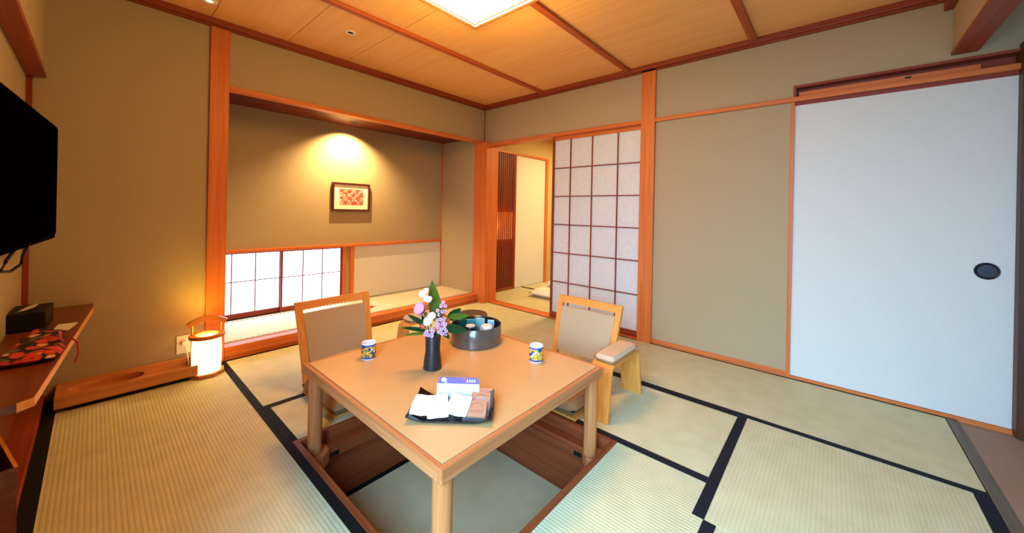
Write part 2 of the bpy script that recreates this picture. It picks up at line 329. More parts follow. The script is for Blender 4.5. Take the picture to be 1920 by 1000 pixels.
def pillow(sx, sy, sz, z0=0, nx=14, ny=14, power=0.32, sag=0.0):
    """soft cushion: flat-ish top and bottom with rounded edges"""
    bm = bmesh.new(); top = {}; bot = {}
    for i in range(nx + 1):
        for j in range(ny + 1):
            u = -1 + 2 * i / nx; v = -1 + 2 * j / ny
            e = max(0.0, (1 - u ** 6)) ** 0.5 * max(0.0, (1 - v ** 6)) ** 0.5
            h = (e ** power) * sz / 2 if e > 0 else 0
            k = 1 - 0.03 * (u * u * v * v)
            x, y = u * sx / 2 * k, v * sy / 2 * k
            mid = z0 + sz / 2
            edge = i in (0, nx) or j in (0, ny)
            t = bm.verts.new((x, y, mid + h - sag * math.cos(u * 1.5) * math.cos(v * 1.5))); top[i, j] = t
            bot[i, j] = t if edge else bm.verts.new((x, y, mid - h))
    for i in range(nx):
        for j in range(ny):
            bm.faces.new([top[i, j], top[i + 1, j], top[i + 1, j + 1], top[i, j + 1]])
            q = [bot[i, j], bot[i, j + 1], bot[i + 1, j + 1], bot[i + 1, j]]
            try: bm.faces.new(q)
            except ValueError: pass
    return bm
def strip(path, width, thick, axis='Y'):
    """bent-plywood strip: path in (x,z), extruded along y by width"""
    bm = bmesh.new(); P = [Vector((p[0], 0, p[1])) for p in path]; n = len(P); L = []; Rr = []
    for i in range(n):
        t = (P[min(i + 1, n - 1)] - P[max(i - 1, 0)]).normalized(); nrm = Vector((-t.z, 0, t.x))
        L.append(P[i] + nrm * thick / 2); Rr.append(P[i] - nrm * thick / 2)
    def mk(y): return [bm.verts.new(v + Vector((0, y, 0))) for v in L], [bm.verts.new(v + Vector((0, y, 0))) for v in Rr]
    la, ra = mk(-width / 2); lb, rb = mk(width / 2)
    for i in range(n - 1):
        bm.faces.new([la[i], la[i + 1], lb[i + 1], lb[i]]); bm.faces.new([ra[i], rb[i], rb[i + 1], ra[i + 1]])
        bm.faces.new([la[i], ra[i], ra[i + 1], la[i + 1]]); bm.faces.new([lb[i], lb[i + 1], rb[i + 1], rb[i]])
    for k in (0, n - 1): bm.faces.new([la[k], lb[k], rb[k], ra[k]])
    return bm

def O(name, bm, m, parent=None, loc=(0, 0, 0), rot=(0, 0, 0), smooth=False, label=None, kind=None):
    bmesh.ops.recalc_face_normals(bm, faces=bm.faces)
    me = bpy.data.meshes.new(name); bm.to_mesh(me); bm.free(); me.materials.append(m)
    if smooth:
        me.polygons.foreach_set('use_smooth', [True] * len(me.polygons))
        me.set_sharp_from_angle(angle=R(40))
    o = bpy.data.objects.new(name, me); COL.objects.link(o)
    o.location = loc; o.rotation_euler = rot
    if parent: o.parent = parent
    if label: o['label'] = label
    if kind: o['kind'] = kind
    return o
def tag(o, label, cat, group=None, kind=None):
    o['label'] = label; o['category'] = cat
    if group: o['group'] = group
    if kind: o['kind'] = kind
    return o
def thing(name, label, cat, loc=(0, 0, 0), rz=0.0, group=None, kind=None):
    o = bpy.data.objects.new(name, None); COL.objects.link(o); o.empty_display_size = 0.05
    o.location = loc; o.rotation_euler = (0, 0, rz)
    return tag(o, label, cat, group, kind)
def struct(name, bm, m, label, cat):
    return tag(O(name, bm, m), label, cat, kind='structure')
def sroot(name, label, cat): return thing(name, label, cat, kind='structure')
def dup(root, loc, rz, label, group=None):
    c = root.copy(); COL.objects.link(c); c.location = loc; c.rotation_euler = (0, 0, rz); c['label'] = label
    if group: c['group'] = group
    for ch in list(root.children):
        d = ch.copy(); COL.objects.link(d); d.parent = c
        for g in list(ch.children):
            h = g.copy(); COL.objects.link(h); h.parent = d
    return c

# ================================================================== THE ROOM
HC = 2.405
XL, YF = -3.43, -3.79      # left wall, edge of the tatami room
# ---- floor: tatami mats
floor = sroot('floor', 'tatami mat floor with black and navy cloth borders around a sunken pit', 'floor')
def mat_box(x0, x1, y0, y1, axis, h0=0.042, h1=0.042, hm=None, name='tatami_mat', m=None):
    g = 0.001
    t = O(name, B(x0 + g, x1 - g, y0 + g, y1 - g, -0.05, 0.0, bev=0.002), m or (M_TATY if axis == 'Y' else M_TATX), floor)
    hm = hm or M_HERI
    if axis == 'Y':
        if h0: O('cloth_border', B(x0 + g, x0 + h0, y0 + g, y1 - g, 0.0, 0.002), hm, t)
        if h1: O('cloth_border', B(x1 - h1, x1 - g, y0 + g, y1 - g, 0.0, 0.002), hm, t)
    else:
        if h0: O('cloth_border', B(x0 + g, x1 - g, y0 + g, y0 + h0, 0.0, 0.002), hm, t)
        if h1: O('cloth_border', B(x0 + g, x1 - g, y1 - h1, y1 - g, 0.0, 0.002), hm, t)
    return t
PX0, PX1, PY0, PY1 = -2.55, -1.49, -2.492, -1.362   # pit frame outside
mat_box(-3.345, -2.548, -1.885, -0.012, 'Y', 0.045, 0.038, M_HERIB)
mat_box(-3.345, -2.548, -3.76, -1.885, 'Y', 0.045, 0.038, M_HERIB)
mat_box(-2.548, -0.80, -0.945, -0.012, 'X', 0.040, 0.022, M_HERIB)
mat_box(-2.548, -1.492, PY1, -0.945, 'Y', 0.024, 0.0, M_HERIB)
mat_box(-2.548, -1.492, -2.925, PY0, 'Y', 0.0, 0.0)
mat_box(-1.492, -0.80, -2.885, -0.945, 'Y', 0.042, 0.022)
mat_box(-0.80, -0.004, -1.905, -0.012, 'Y', 0.038, 0.014, M_HERI)
mat_box(-0.80, -0.004, -3.755, -1.905, 'Y', 0.038, 0.014, M_HERI)
mat_box(-1.70, -0.80, -3.755, -2.885, 'X', 0.045, 0.042)
mat_box(-2.548, -1.70, -3.755, -2.925, 'X', 0.045, 0.042)
O('subfloor', B(-3.5, -2.56, -5.1, 0.9, -0.14, -0.052), M_CEIL0, floor)
O('subfloor', B(-1.48, 3.2, -5.1, 0.9, -0.14, -0.052), M_CEIL0, floor)
O('subfloor', B(-2.56, -1.48, PY1 + 0.005, 0.9, -0.14, -0.052), M_CEIL0, floor)
O('subfloor', B(-2.56, -1.48, -5.1, PY0 - 0.005, -0.14, -0.052), M_CEIL0, floor)
O('threshold', B(-3.43, 0.0, -3.80, -3.757, -0.05, 0.004, bev=0.002), wood('grey_threshold_wood', (104, 92, 78), (84, 74, 62), axis='X'), floor)
O('veranda_board', B(-3.43, 0.0, -4.98, -3.802, -0.05, -0.004), mat('veranda_floor', (150, 124, 104), 0.6, 0.3, noise=0.06, nscale=30), floor)
O('edge_board', B(-3.43, -3.346, -3.76, -0.002, -0.05, 0.042, bev=0.003), M_DY, floor)
# ---- sunken pit
pit = sroot('floor_pit', 'sunken leg pit under the table with wooden walls and green grey mat', 'pit')
zf = -0.365
for a in ((PX0, PX1, PY1 - 0.026, PY1), (PX0, PX1, PY0, PY0 + 0.026)):
    O('frame_board', B(*a, -0.09, 0.004, bev=0.003), M_PITX, pit)
for a in ((PX0, PX0 + 0.026, PY0 + 0.026, PY1 - 0.026), (PX1 - 0.026, PX1, PY0 + 0.026, PY1 - 0.026)):
    O('frame_board', B(*a, -0.09, 0.004, bev=0.003), M_PITY, pit)
ix0, ix1, iy0, iy1 = PX0 + 0.03, PX1 - 0.03, PY0 + 0.03, PY1 - 0.03
O('pit_wall', B(ix0 - 0.025, ix1 + 0.025, iy1, iy1 + 0.02, zf - 0.03, -0.09), M_PITX, pit)
O('pit_wall', B(ix0 - 0.025, ix1 + 0.025, iy0 - 0.02, iy0, zf - 0.03, -0.09), M_PITX, pit)
O('pit_wall', B(ix0 - 0.02, ix0, iy0, iy1, zf - 0.03, -0.09), M_PITY, pit)
O('pit_wall', B(ix1, ix1 + 0.02, iy0, iy1, zf - 0.03, -0.09), M_PITY, pit)
O('pit_mat', B(ix0, ix1, iy0, iy1, zf - 0.03, zf), M_TATPIT, pit)
O('ledge_board', B(ix0, ix1, iy1 - 0.05, iy1, -0.115, -0.055, bev=0.004), M_PITX, pit)
O('ledge_board', B(ix1 - 0.05, ix1, iy0, iy1 - 0.05, -0.115, -0.055, bev=0.004), M_PITY, pit)
O('vent_slot', B(-2.425, -2.365, iy1 - 0.052, iy1 - 0.0505, -0.107, -0.085), M_BLKM, pit)
O('vent_slot', B(ix1 - 0.052, ix1 - 0.0505, -2.345, -2.300, -0.107, -0.085), M_BLKM, pit)
O('cloth_border', B(ix0, ix1, iy1 - 0.03, iy1, zf, zf + 0.002), M_HERIB, pit)
for sx_, sy_ in ((0, 1), (1, 0), (0, 0), (1, 1)):
    cx = ix0 if sx_ == 0 else ix1; cy = iy0 if sy_ == 0 else iy1
    dx = 1 if sx_ == 0 else -1; dy = 1 if sy_ == 0 else -1
    p = [(cx, cy), (cx + dx * 0.105, cy), (cx + dx * 0.105, cy + dy * 0.06), (cx + dx * 0.06, cy + dy * 0.105), (cx, cy + dy * 0.105)]
    if dx * dy < 0: p = p[::-1]
    O('corner_block', prism(p, -0.115, -0.05, bev=0.003), M_RIMX, pit)

# ---- walls
wa = sroot('wall_back', 'beige sand wall with the wide picture alcove opening', 'wall')
O('wall_panel', B(XL, -2.664, 0, 0.08, -0.05, HC), M_WALL, wa)
O('wall_panel', B(-2.556, 0.0, 0.0, 0.06, 1.968, HC), M_WALL, wa)
struct('wall_alcove', B(-2.70, -0.03, 0.712, 0.80, 0.69, 2.10), M_WALL, 'sand wall at the back of the alcove behind the picture', 'wall')
struct('wall_alcove.001', B(-0.089, -0.02, 0.078, 0.80, 0.0, 2.02), M_WALL, 'short beige side wall at the shoji end of the alcove', 'wall')
struct('wall_alcove.002', B(-2.72, -2.6, 0.08, 0.80, 0.0, 2.02), M_WALL, 'side wall of the alcove hidden behind the left pillar', 'wall')
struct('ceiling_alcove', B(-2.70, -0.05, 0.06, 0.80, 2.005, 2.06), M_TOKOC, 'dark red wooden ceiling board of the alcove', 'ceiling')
wb = sroot('wall_right', 'beige sand wall with the sliding doors', 'wall')
O('wall_panel', B(0, 0.08, -1.99, 0.0, 1.938, HC), M_WALL, wb)
O('wall_panel', B(0, 0.08, -3.048, -2.09, 1.938, HC), M_WALL, wb)
O('wall_panel', B(0, 0.08, -4.9, -3.048, 2.015, HC), M_WALL, wb)
O('wall_panel', B(0.004, 0.08, -3.036, -2.09, 0.0, 1.906), M_WALL, wb)
wl = sroot('wall_left', 'beige wall behind the television', 'wall')
WY0, WY1, WZ0, WZ1 = -4.30, -2.36, 0.10, 1.78
O('wall_panel', B(XL - 0.08, XL, WY1, 0.08, -0.05, HC), M_WALL, wl)
O('wall_panel', B(XL - 0.08, XL, -5.05, WY0, -0.05, HC), M_WALL, wl)
O('wall_panel', B(XL - 0.08, XL, WY0, WY1, WZ1, HC), M_WALL, wl)
O('wall_panel', B(XL - 0.08, XL, WY0, WY1, -0.05, WZ0), M_WALL, wl)
O('bulkhead', B(XL, -3.372, -3.75, 0.0, 1.815, HC), M_WALL, wl)
O('bulkhead_board', B(XL, -3.362, -3.75, -0.001, 1.79, 1.815, bev=0.003), M_DY, wl)
wf = sroot('wall_front', 'plain beige end wall of the veranda', 'wall')
O('wall_panel', B(XL, 0.1, -5.05, -4.98, -0.05, HC), M_WALL, wf)
O('wall_panel', B(0.02, 0.1, -5.0, -4.05, -0.05, 2.02), M_WALL, wf)
w9 = sroot('window_3', 'glazed window with a wooden frame in the left wall past the television', 'window')
for a in ((WY0, WY0 + 0.05), (-3.40, -3.35), (WY1 - 0.05, WY1)): O('window_frame', B(XL - 0.06, XL - 0.01, a[0], a[1], WZ0, WZ1), M_DZ, w9)
for a in ((WZ0, WZ0 + 0.05), (WZ1 - 0.05, WZ1)): O('window_frame', B(XL - 0.055, XL - 0.015, WY0 + 0.05, WY1 - 0.05, a[0], a[1]), M_DY, w9)
for a in ((WY0 + 0.05, -3.40), (-3.35, WY1 - 0.05)): O('pane', B(XL - 0.037, XL - 0.033, a[0], a[1], WZ0 + 0.05, WZ1 - 0.05), M_GLASS, w9)
hd = sroot('wall_header', 'beige header wall above the opening to the veranda', 'wall')
O('wall_panel', B(XL, 0.0, -3.84, -3.757, 2.062, HC), M_WALL, hd)
O('header_board', B(XL, -0.001, -3.848, -3.750, 2.04, 2.062, bev=0.002), M_DX, hd)
O('header_cornice', B(XL, -0.001, -3.756, -3.72, 2.30, HC - 0.002, bev=0.003), M_DX, hd)

# ---- pillars and trims
pl = struct('pillar_alcove', B(-2.664, -2.556, -0.018, 0.10, 0.0, HC - 0.03, bev=0.003), M_WZ, 'thick square orange wood pillar beside the floor lantern', 'pillar')
struct('pillar_corner', B(-0.089, 0.118, -0.132, 0.078, 0.0, 1.94, bev=0.003), M_WZ, 'short orange corner pillar between the alcove and the doorway', 'pillar')
struct('pillar_shoji', B(-0.022, 0.09, -2.103, -1.981, 0.0, HC - 0.03, bev=0.003), M_WZ, 'tall orange pillar between the shoji screen and the sand wall', 'pillar')
struct('pillar_veranda', B(-0.055, 0.05, -4.16, -3.985, 0.0, 2.04, bev=0.003), wood('dark_brown_post_wood', (84, 48, 28), (66, 36, 20), axis='Z'), 'dark brown post at the veranda end of the white sliding door', 'pillar')
struct('trim_1', B(-2.556, -0.0, -0.016, 0.062, 1.938, 1.968, bev=0.003), M_WX, 'orange lintel beam across the top of the alcove', 'trim')
struct('trim_2', B(-0.02, 0.11, -1.981, -0.0, 1.906, 1.940, bev=0.003), M_WY, 'orange head rail over the shoji doorway', 'trim')
struct('trim_3', B(-0.02, 0.09, -4.0, -2.103, 1.906, 1.938, bev=0.003), M_WY, 'orange head rail over the white sliding door', 'trim')
struct('trim_4', B(-0.006, 0.125, -1.981, -0.132, -0.05, 0.006, bev=0.002), M_WY, 'orange grooved sill under the shoji doorway', 'trim')
struct('trim_5', B(-0.003, 0.08, -3.036, -2.103, -0.05, 0.042, bev=0.002), M_WY, 'orange skirting rail below the sand wall', 'trim')
struct('trim_6', B(-0.003, 0.09, -4.0, -3.036, -0.05, 0.020, bev=0.002), M_WY, 'orange floor rail under the white sliding door', 'trim')
struct('trim_7', B(-0.006, 0.08, -3.056, -3.034, 0.0, 1.906, bev=0.002), M_WZ, 'thin orange upright at the edge of the white sliding door', 'trim')
struct('trim_8', B(-0.006, 0.004, -0.008, 0.0, 1.968, HC - 0.04), M_DZ, 'thin red strip in the upper corner of the room', 'trim')
struct('trim_9', B(XL, XL + 0.022, -0.018, -0.0, 0.55, 1.79), M_DZ, 'thin red strip in the corner behind the television', 'trim')
struct('trim_10', B(-0.101, -0.085, 0.700, 0.716, 0.10, 2.004), M_WZ, 'thin upright strip in the back corner of the alcove', 'trim')
# alcove step beam
ks = sroot('trim_11', 'orange front beam of the raised alcove floor', 'trim')
O('beam', B(-2.556, -0.089, -0.012, 0.085, 0.024, 0.094, bev=0.004), M_WX, ks)
O('lower_strip', B(-2.556, -0.089, -0.004, 0.06, -0.05, 0.022), M_WX, ks)
# cornices
for i, (a, m_, lb) in enumerate((((XL, -0.0, -0.045, 0.0, 2.365, HC), M_DX, 'dark red cornice above the alcove wall'), ((-0.045, 0.0, -3.72, -0.045, 2.365, HC), M_DY, 'dark red cornice above the sliding doors'))):
    r_ = sroot('trim_%d' % (12 + i), lb, 'cornice')
    O('cornice', B(*a, bev=0.004), m_, r_)
    if i == 0: O('lower_bead', B(XL, -0.02, -0.022, 0.0, 2.352, 2.365), m_, r_)
    else: O('lower_bead', B(-0.022, 0.0, -3.74, -0.0, 2.352, 2.365), m_, r_)
# transom slot over the fusuma
tr = sroot('trim_14', 'dark wooden transom slot above the white sliding door', 'trim')
O('frame', B(-0.012, 0.08, -3.062, -3.046, 1.938, 2.016), M_DZ, tr)
O('frame', B(-0.012, 0.08, -4.0, -3.062, 2.000, 2.016), M_DY, tr)
O('back_board', B(0.06, 0.08, -4.0, -3.062, 1.938, 2.0), M_DY, tr)
O('track_board', B(0.012, 0.058, -3.86, -3.075, 1.940, 1.972), M_WY, tr)
O('catch', B(0.006, 0.012, -3.60, -3.575, 1.955, 1.963), M_BLKM, tr)

# ---- ceiling
M_BATTEN = wood('batten_wood', (188, 92, 46), (164, 72, 34), axis='X')
ceil = sroot('ceiling', 'orange cedar board ceiling crossed by red battens', 'ceiling')
O('backing', B(XL, 0.1, -3.76, 0.1, HC + 0.014, HC + 0.05), M_CEIL0, ceil)
O('backing', B(XL, 0.1, -5.05, -3.76, HC, HC + 0.05), M_WALL, ceil)
xs = [XL, -3.13, -2.668, -2.203, -1.735, -1.240, -0.712, -0.235, 0.0]
ys = [0.0, -0.90, -1.86, -2.81, -3.757]
for j in range(4):
    for i in range(8):
        O('ceiling_board', B(xs[i] + 0.0018, xs[i + 1] - 0.0018, ys[j + 1], ys[j], HC, HC + 0.014), M_CEIL, ceil)
for y in ys[1:4]:
    O('ceiling_batten', B(XL, -0.04, y - 0.024, y + 0.024, HC - 0.022, HC, bev=0.003), M_BATTEN, ceil)

# ---- alcove floor, windows and panel
tf = sroot('floor_alcove', 'pale mat covering the raised alcove floor', 'floor')
O('tatami_mat', B(-2.60, -0.089, 0.086, 0.71, 0.04, 0.096), M_TATTOKO, tf)
O('cloth_border', B(-2.556, -0.089, 0.087, 0.112, 0.096, 0.0985), M_HERIT, tf)
O('cloth_border', B(-2.556, -0.089, 0.655, 0.70, 0.096, 0.0985), M_HERIT, tf)
struct('trim_15', B(-2.60, -0.089, 0.690, 0.73, 0.690, 0.720, bev=0.003), M_WX, 'orange rail above the low alcove windows', 'trim')
def low_shoji(name, x0, x1, y, xsv, label):
    w = sroot(name, label, 'window')
    z0, z1 = 0.10, 0.690
    O('stile', B(x0, x0 + 0.018, y, y + 0.02, z0, z1), M_DZ, w); O('stile', B(x1 - 0.022, x1, y, y + 0.02, z0, z1), M_DZ, w)
    O('rail', B(x0 + 0.018, x1 - 0.022, y, y + 0.02, z0, z0 + 0.045), M_DX, w); O('rail', B(x0 + 0.018, x1 - 0.022, y, y + 0.02, z1 - 0.012, z1), M_DX, w)
    cols = [x0 + 0.018] + xsv + [x1 - 0.022]; rows = [z0 + 0.045, 0.428, z1 - 0.012]
    for xv in xsv: O('lattice_bar', B(xv - 0.004, xv + 0.004, y + 0.002, y + 0.012, rows[0], rows[-1]), M_DZ, w)
    O('lattice_bar', B(cols[0], cols[-1], y + 0.003, y + 0.011, rows[1] - 0.004, rows[1] + 0.004), M_DX, w)
    for a, c in zip(cols, cols[1:]):
        for p_, q_ in zip(rows, rows[1:]): O('paper_pane', B(a, c, y + 0.012, y + 0.014, p_, q_), M_WINPAPER, w)
low_shoji('window_1', -2.60, -1.975, 0.735, [-2.37, -2.19], 'low backlit paper window beside the lantern pillar')
low_shoji('window_2', -1.992, -1.405, 0.712, [-1.795, -1.61], 'low backlit paper window behind the chair with the red leaflet')
struct('trim_16', B(-1.405, -1.365, 0.70, 0.76, 0.09, 0.69, bev=0.002), M_WZ, 'orange jamb beside the low paper window', 'trim')
struct('trim_17', B(-1.325, -1.283, 0.696, 0.76, 0.09, 0.69, bev=0.002), M_WZ, 'orange jamb beside the cream panel in the alcove', 'trim')
struct('wall_alcove.003', B(-1.366, -1.324, 0.716, 0.78, 0.09, 0.69), M_WALL, 'narrow beige wall strip between the two jambs of the alcove', 'wall')
struct('door_3', B(-1.283, -0.10, 0.712, 0.732, 0.102, 0.688), M_CREAM, 'plain cream sliding panel low in the alcove back wall', 'door')
struct('wall_outside', B(-2.7, 0, 0.80, 0.84, 0.0, 2.1), M_CEIL0, 'outer wall behind the alcove', 'wall')

# ---- shoji screen
sh = sroot('door_1', 'tall paper shoji screen with a red wooden lattice', 'door')
x0 = 0.030; y0, y1 = -1.981, -1.010; z0, z1 = 0.006, 1.906
O('stile', B(x0, x0 + 0.03, y1 - 0.024, y1, z0, z1), M_DZ, sh); O('stile', B(x0, x0 + 0.03, y0, y0 + 0.010, z0, z1), M_DZ, sh)
O('rail', B(x0, x0 + 0.03, y0 + 0.01, y1 - 0.024, z0, 0.060), M_DY, sh); O('rail', B(x0, x0 + 0.03, y0 + 0.01, y1 - 0.024, 1.868, z1), M_WY, sh)
ycols = [y0 + 0.010, -1.745, -1.478, -1.231, y1 - 0.024]
zrows = [0.060, 0.385, 0.690, 0.985, 1.28, 1.575, 1.868]
for yv in ycols[1:-1]: O('lattice_bar', B(x0 + 0.001, x0 + 0.013, yv - 0.005, yv + 0.005, zrows[0], zrows[-1]), M_DZ, sh)
for zv in zrows[1:-1]: O('lattice_bar', B(x0 + 0.002, x0 + 0.012, ycols[0], ycols[-1], zv - 0.005, zv + 0.005), M_DY, sh)
pane_cache = {}
for a, c in zip(ycols, ycols[1:]):
    for p_, q_ in zip(zrows, zrows[1:]): O('paper_pane', B(x0 + 0.013, x0 + 0.016, a, c, p_, q_), M_SHOJI, sh)
# ---- white sliding door (fusuma)
fu = sroot('door_2', 'large plain white sliding door with a round dark finger pull', 'door')
O('door_panel', B(0.006, 0.03, -4.0, -3.056, 0.022, 1.88), M_PAPERW, fu)
O('top_rail', B(0.006, 0.03, -4.0, -3.056, 1.88, 1.905), M_DY, fu)
hp = O('finger_pull', lathe([(0, 0.001), (0.034, 0.001), (0.036, 0.004), (0.042, 0.007), (0.046, 0.002), (0.046, -0.008)], 36), M_DARKMET, fu, (0.006, -3.894, 0.84), (0, R(-90), 0), True)

# ---- next room
nr = sroot('wall_next_room', 'warm beige walls of the next tatami room', 'wall')
O('wall_panel', B(0.06, 3.1, 0.19, 0.27, 1.93, HC), M_WALLN, nr)
O('wall_panel', B(1.585, 3.1, 0.19, 0.27, 0.0, 1.93), M_WALLN, nr)
O('wall_panel', B(0.08, 0.30, 0.19, 0.27, 0.0, 1.93), M_WALLN, nr)
O('wall_panel', B(3.0, 3.1, -2.6, 0.19, 0.0, HC), M_WALLN, nr)
O('wall_panel', B(0.08, 3.0, -2.68, -2.6, 0.0, HC), M_WALLN, nr)
struct('ceiling_next_room', B(0.08, 3.1, -2.7, 0.27, HC, HC + 0.05), M_CEIL, 'wooden ceiling of the next room', 'ceiling')
fn = sroot('floor_next_room', 'tatami floor of the next room', 'floor')
tm = O('tatami_mat', B(0.127, 1.02, -2.6, 0.188, -0.05, 0.0), M_TATX, fn)
O('cloth_border', B(0.975, 1.02, -2.6, 0.188, 0.0, 0.002), M_HERIB, tm); O('cloth_border', B(0.127, 0.14, -2.6, 0.188, 0.0, 0.002), M_HERIB, tm)
O('tatami_mat', B(1.022, 3.0, -2.6, 0.188, -0.05, 0.0), M_TATY, fn)
struct('trim_18', B(0.10, 1.60, 0.165, 0.19, 1.925, 1.955), M_WX, 'orange head rail over the lattice screen in the next room', 'trim')
struct('trim_19', B(1.535, 1.585, 0.16, 0.26, 0.0, 1.925), M_WZ, 'orange post at the edge of the white panel in the next room', 'trim')
struct('door_4', B(0.835, 1.535, 0.185, 0.21, 0.005, 1.924), M_CREAM, 'white sliding panel seen in the next room', 'door')
M_SLAT = wood('dark_slat_wood', (122, 44, 24), (96, 30, 16), axis='Z')
ls = thing('lattice_screen', 'dark red slatted screen lit orange from within in the next room', 'screen', (0.30, 0.18, 0))
bm = B(0, 0.535, 0.055, 0.06, 0.004, 1.925)
O('backing', bm, mat('lattice_backing', (214, 150, 116), 0.8), ls)
O('frame', B(0.500, 0.535, 0.0, 0.03, 0.004, 1.925), M_DZ, ls); O('frame', B(0, 0.500, 0.0, 0.03, 0.004, 0.04), M_DX, ls)
for k in range(12): O('slat', B(0.002 + k * 0.0418, 0.029 + k * 0.0418, 0.0, 0.009, 0.04, 1.925), M_SLAT, ls)
O('lit_panel', B(-0.0, 0.50, 0.0105, 0.014, 0.72, 1.10), M_SLATGLOW, ls)
pl_ = bpy.data.lights.new('lattice_lamp', 'POINT'); pl_.energy = 1.6; pl_.color = (1.0, 0.5, 0.14); pl_.shadow_soft_size = 0.03
plo = bpy.data.objects.new('lattice_lamp', pl_); COL.objects.link(plo); plo.location = (0.40, 0.13, 0.92)

# ================================================================== LAMPS
M_LRIM = wood('lamp_rim_wood', (150, 92, 44), (128, 74, 32), axis='X')
cl = thing('ceiling_light', 'large square glowing ceiling lamp with thin wooden rims', 'lamp', (-1.826, -1.756, HC))
h = 0.310; zb = -0.072
def ring(bm, o, i, z0_, z1_):
    for a in ((-o, o, -o, -i), (-o, o, i, o), (-o, -i, -i, i), (i, o, -i, i)): bx(bm, a[0], a[1], a[2], a[3], z0_, z1_)
    return bm
O('mounting_plate', B(-0.3, 0.3, -0.3, 0.3, -0.02, -0.0005), M_WPLASTIC, cl)
O('outer_rim', ring(bmesh.new(), h, h - 0.010, zb - 0.012, zb + 0.012), M_LRIM, cl)
def slope(o, i, za, zc):
    bm = bmesh.new()
    a = [bm.verts.new((x * o, y * o, za)) for x, y in ((-1, -1), (1, -1), (1, 1), (-1, 1))]
    c = [bm.verts.new((x * i, y * i, zc)) for x, y in ((-1, -1), (1, -1), (1, 1), (-1, 1))]
    for k in range(4): bm.faces.new([a[k], a[(k + 1) % 4], c[(k + 1) % 4], c[k]])
    return bm
O('diffuser_side', slope(h - 0.010, h - 0.065, zb, zb - 0.018), M_GLOW2, cl)
O('inner_rim', ring(bmesh.new(), h - 0.062, h - 0.068, zb - 0.024, zb - 0.015), M_LRIM, cl)
O('diffuser', B(-h + 0.068, h - 0.068, -h + 0.068, h - 0.068, zb - 0.022, zb - 0.016), M_GLOW, cl)
O('upper_side', slope(h - 0.004, h - 0.06, zb + 0.01, -0.004), M_GLOW2, cl)
for sx_ in (-1, 1):
    for sy_ in (-1, 1):
        O('corner_strip', tube([(sx_ * (h - 0.008), sy_ * (h - 0.085), zb - 0.008), (sx_ * (h - 0.085), sy_ * (h - 0.008), zb - 0.008)], 0.002, 6), M_LRIM, cl)
def downlight(loc, label, lit):
    d = thing('downlight', label, 'light', loc, 0, None)
    O('trim_ring', lathe([(0.020, -0.002), (0.024, -0.006), (0.036, -0.005), (0.038, -0.0005), (0.02, -0.0005)], 28), M_WPLASTIC, d, smooth=True)
    O('lens', lathe([(0, -0.001), (0.010, -0.002), (0.020, -0.002)], 24), lit, d, smooth=True)
downlight((-1.955, -0.574, HC), 'small round white ceiling spotlight with a dark lens near the alcove', M_BLKM)
downlight((-2.716, -0.28, HC), 'small round ceiling spotlight over the floor lantern', M_GLOW2)
d3 = thing('downlight', 'recessed spotlight in the alcove ceiling shining on the picture', 'light', (-1.41, 0.49, 2.005))
O('trim_ring', lathe([(0.028, -0.001), (0.03, -0.006), (0.042, -0.005), (0.044, -0.0005)], 28), M_DARKMET, d3, smooth=True)

# floor lantern
LX, LY = -2.678, -0.175
an = thing('floor_lantern', 'glowing paper floor lantern with wooden octagonal base and arched handle', 'lamp', (LX, LY, 0))
def oct_(rx_, ry_, n=8, off=math.pi / 8):
    return [(rx_ * math.cos(off + 2 * math.pi * k / n), ry_ * math.sin(off + 2 * math.pi * k / n)) for k in range(n)]
O('base', prism(oct_(0.098, 0.098), 0.002, 0.022, bev=0.003), M_LAMPW, an)
O('paper_shade', lathe([(0.074, 0.022), (0.078, 0.10), (0.078, 0.16), (0.074, 0.246), (0.071, 0.246), (0.075, 0.16), (0.075, 0.10), (0.071, 0.022)], 40), M_ANDON, an, smooth=True)
bm = bmesh.new()
po = oct_(0.098, 0.098); N = 24
ov = [bm.verts.new((x, y, z)) for z in (0.246, 0.264) for x, y in [(0.094 * math.cos(2 * math.pi * k / N), 0.094 * math.sin(2 * math.pi * k / N)) for k in range(N)]]
iv = [bm.verts.new((x, y, z)) for z in (0.246, 0.264) for x, y in [(0.060 * math.cos(2 * math.pi * k / N), 0.060 * math.sin(2 * math.pi * k / N)) for k in range(N)]]
for k in range(N):
    j = (k + 1) % N
    bm.faces.new([ov[k], ov[j], ov[N + j], ov[N + k]]); bm.faces.new([iv[k], iv[N + k], iv[N + j], iv[j]])
    bm.faces.new([ov[N + k], ov[N + j], iv[N + j], iv[N + k]]); bm.faces.new([ov[k], iv[k], iv[j], ov[j]])
O('top_ring', bm, M_LAMPW, an)
for s_ in (-1, 1): O('handle_post', cyl(0.0045, 0.262, 0.345, 12, cx=s_ * 0.075, bev=0.0005), M_LAMPW, an, rot=(0, 0, 0))
pth = [(-0.098 + 0.196 * k / 12, 0.335 + 0.034 * math.sin(math.pi * k / 12)) for k in range(13)]
O('handle', strip(pth, 0.036, 0.028), M_LAMPW, an)
an.rotation_euler = (0, 0, R(-8))
ol = thing('wall_outlet', 'white wall socket plate with a plug behind the lantern', 'outlet', (-2.773, 0, 0.175))
O('cover_plate', B(-0.036, 0.036, -0.007, -0.0005, -0.06, 0.06, bev=0.002), M_WPLASTIC, ol)
O('plug', B(-0.012, 0.012, -0.03, -0.007, 0.0, 0.026, bev=0.003), M_WPLASTIC, ol)
tag(O('lamp_cord', tube([(-2.773, -0.028, 0.185), (-2.762, -0.04, 0.14), (-2.752, -0.05, 0.06), (-2.745, -0.075, 0.008), (-2.735, -0.12, 0.006)], 0.004, 8), M_WPLASTIC, smooth=True), 'thin white cord from the wall socket down to the lantern', 'cord')

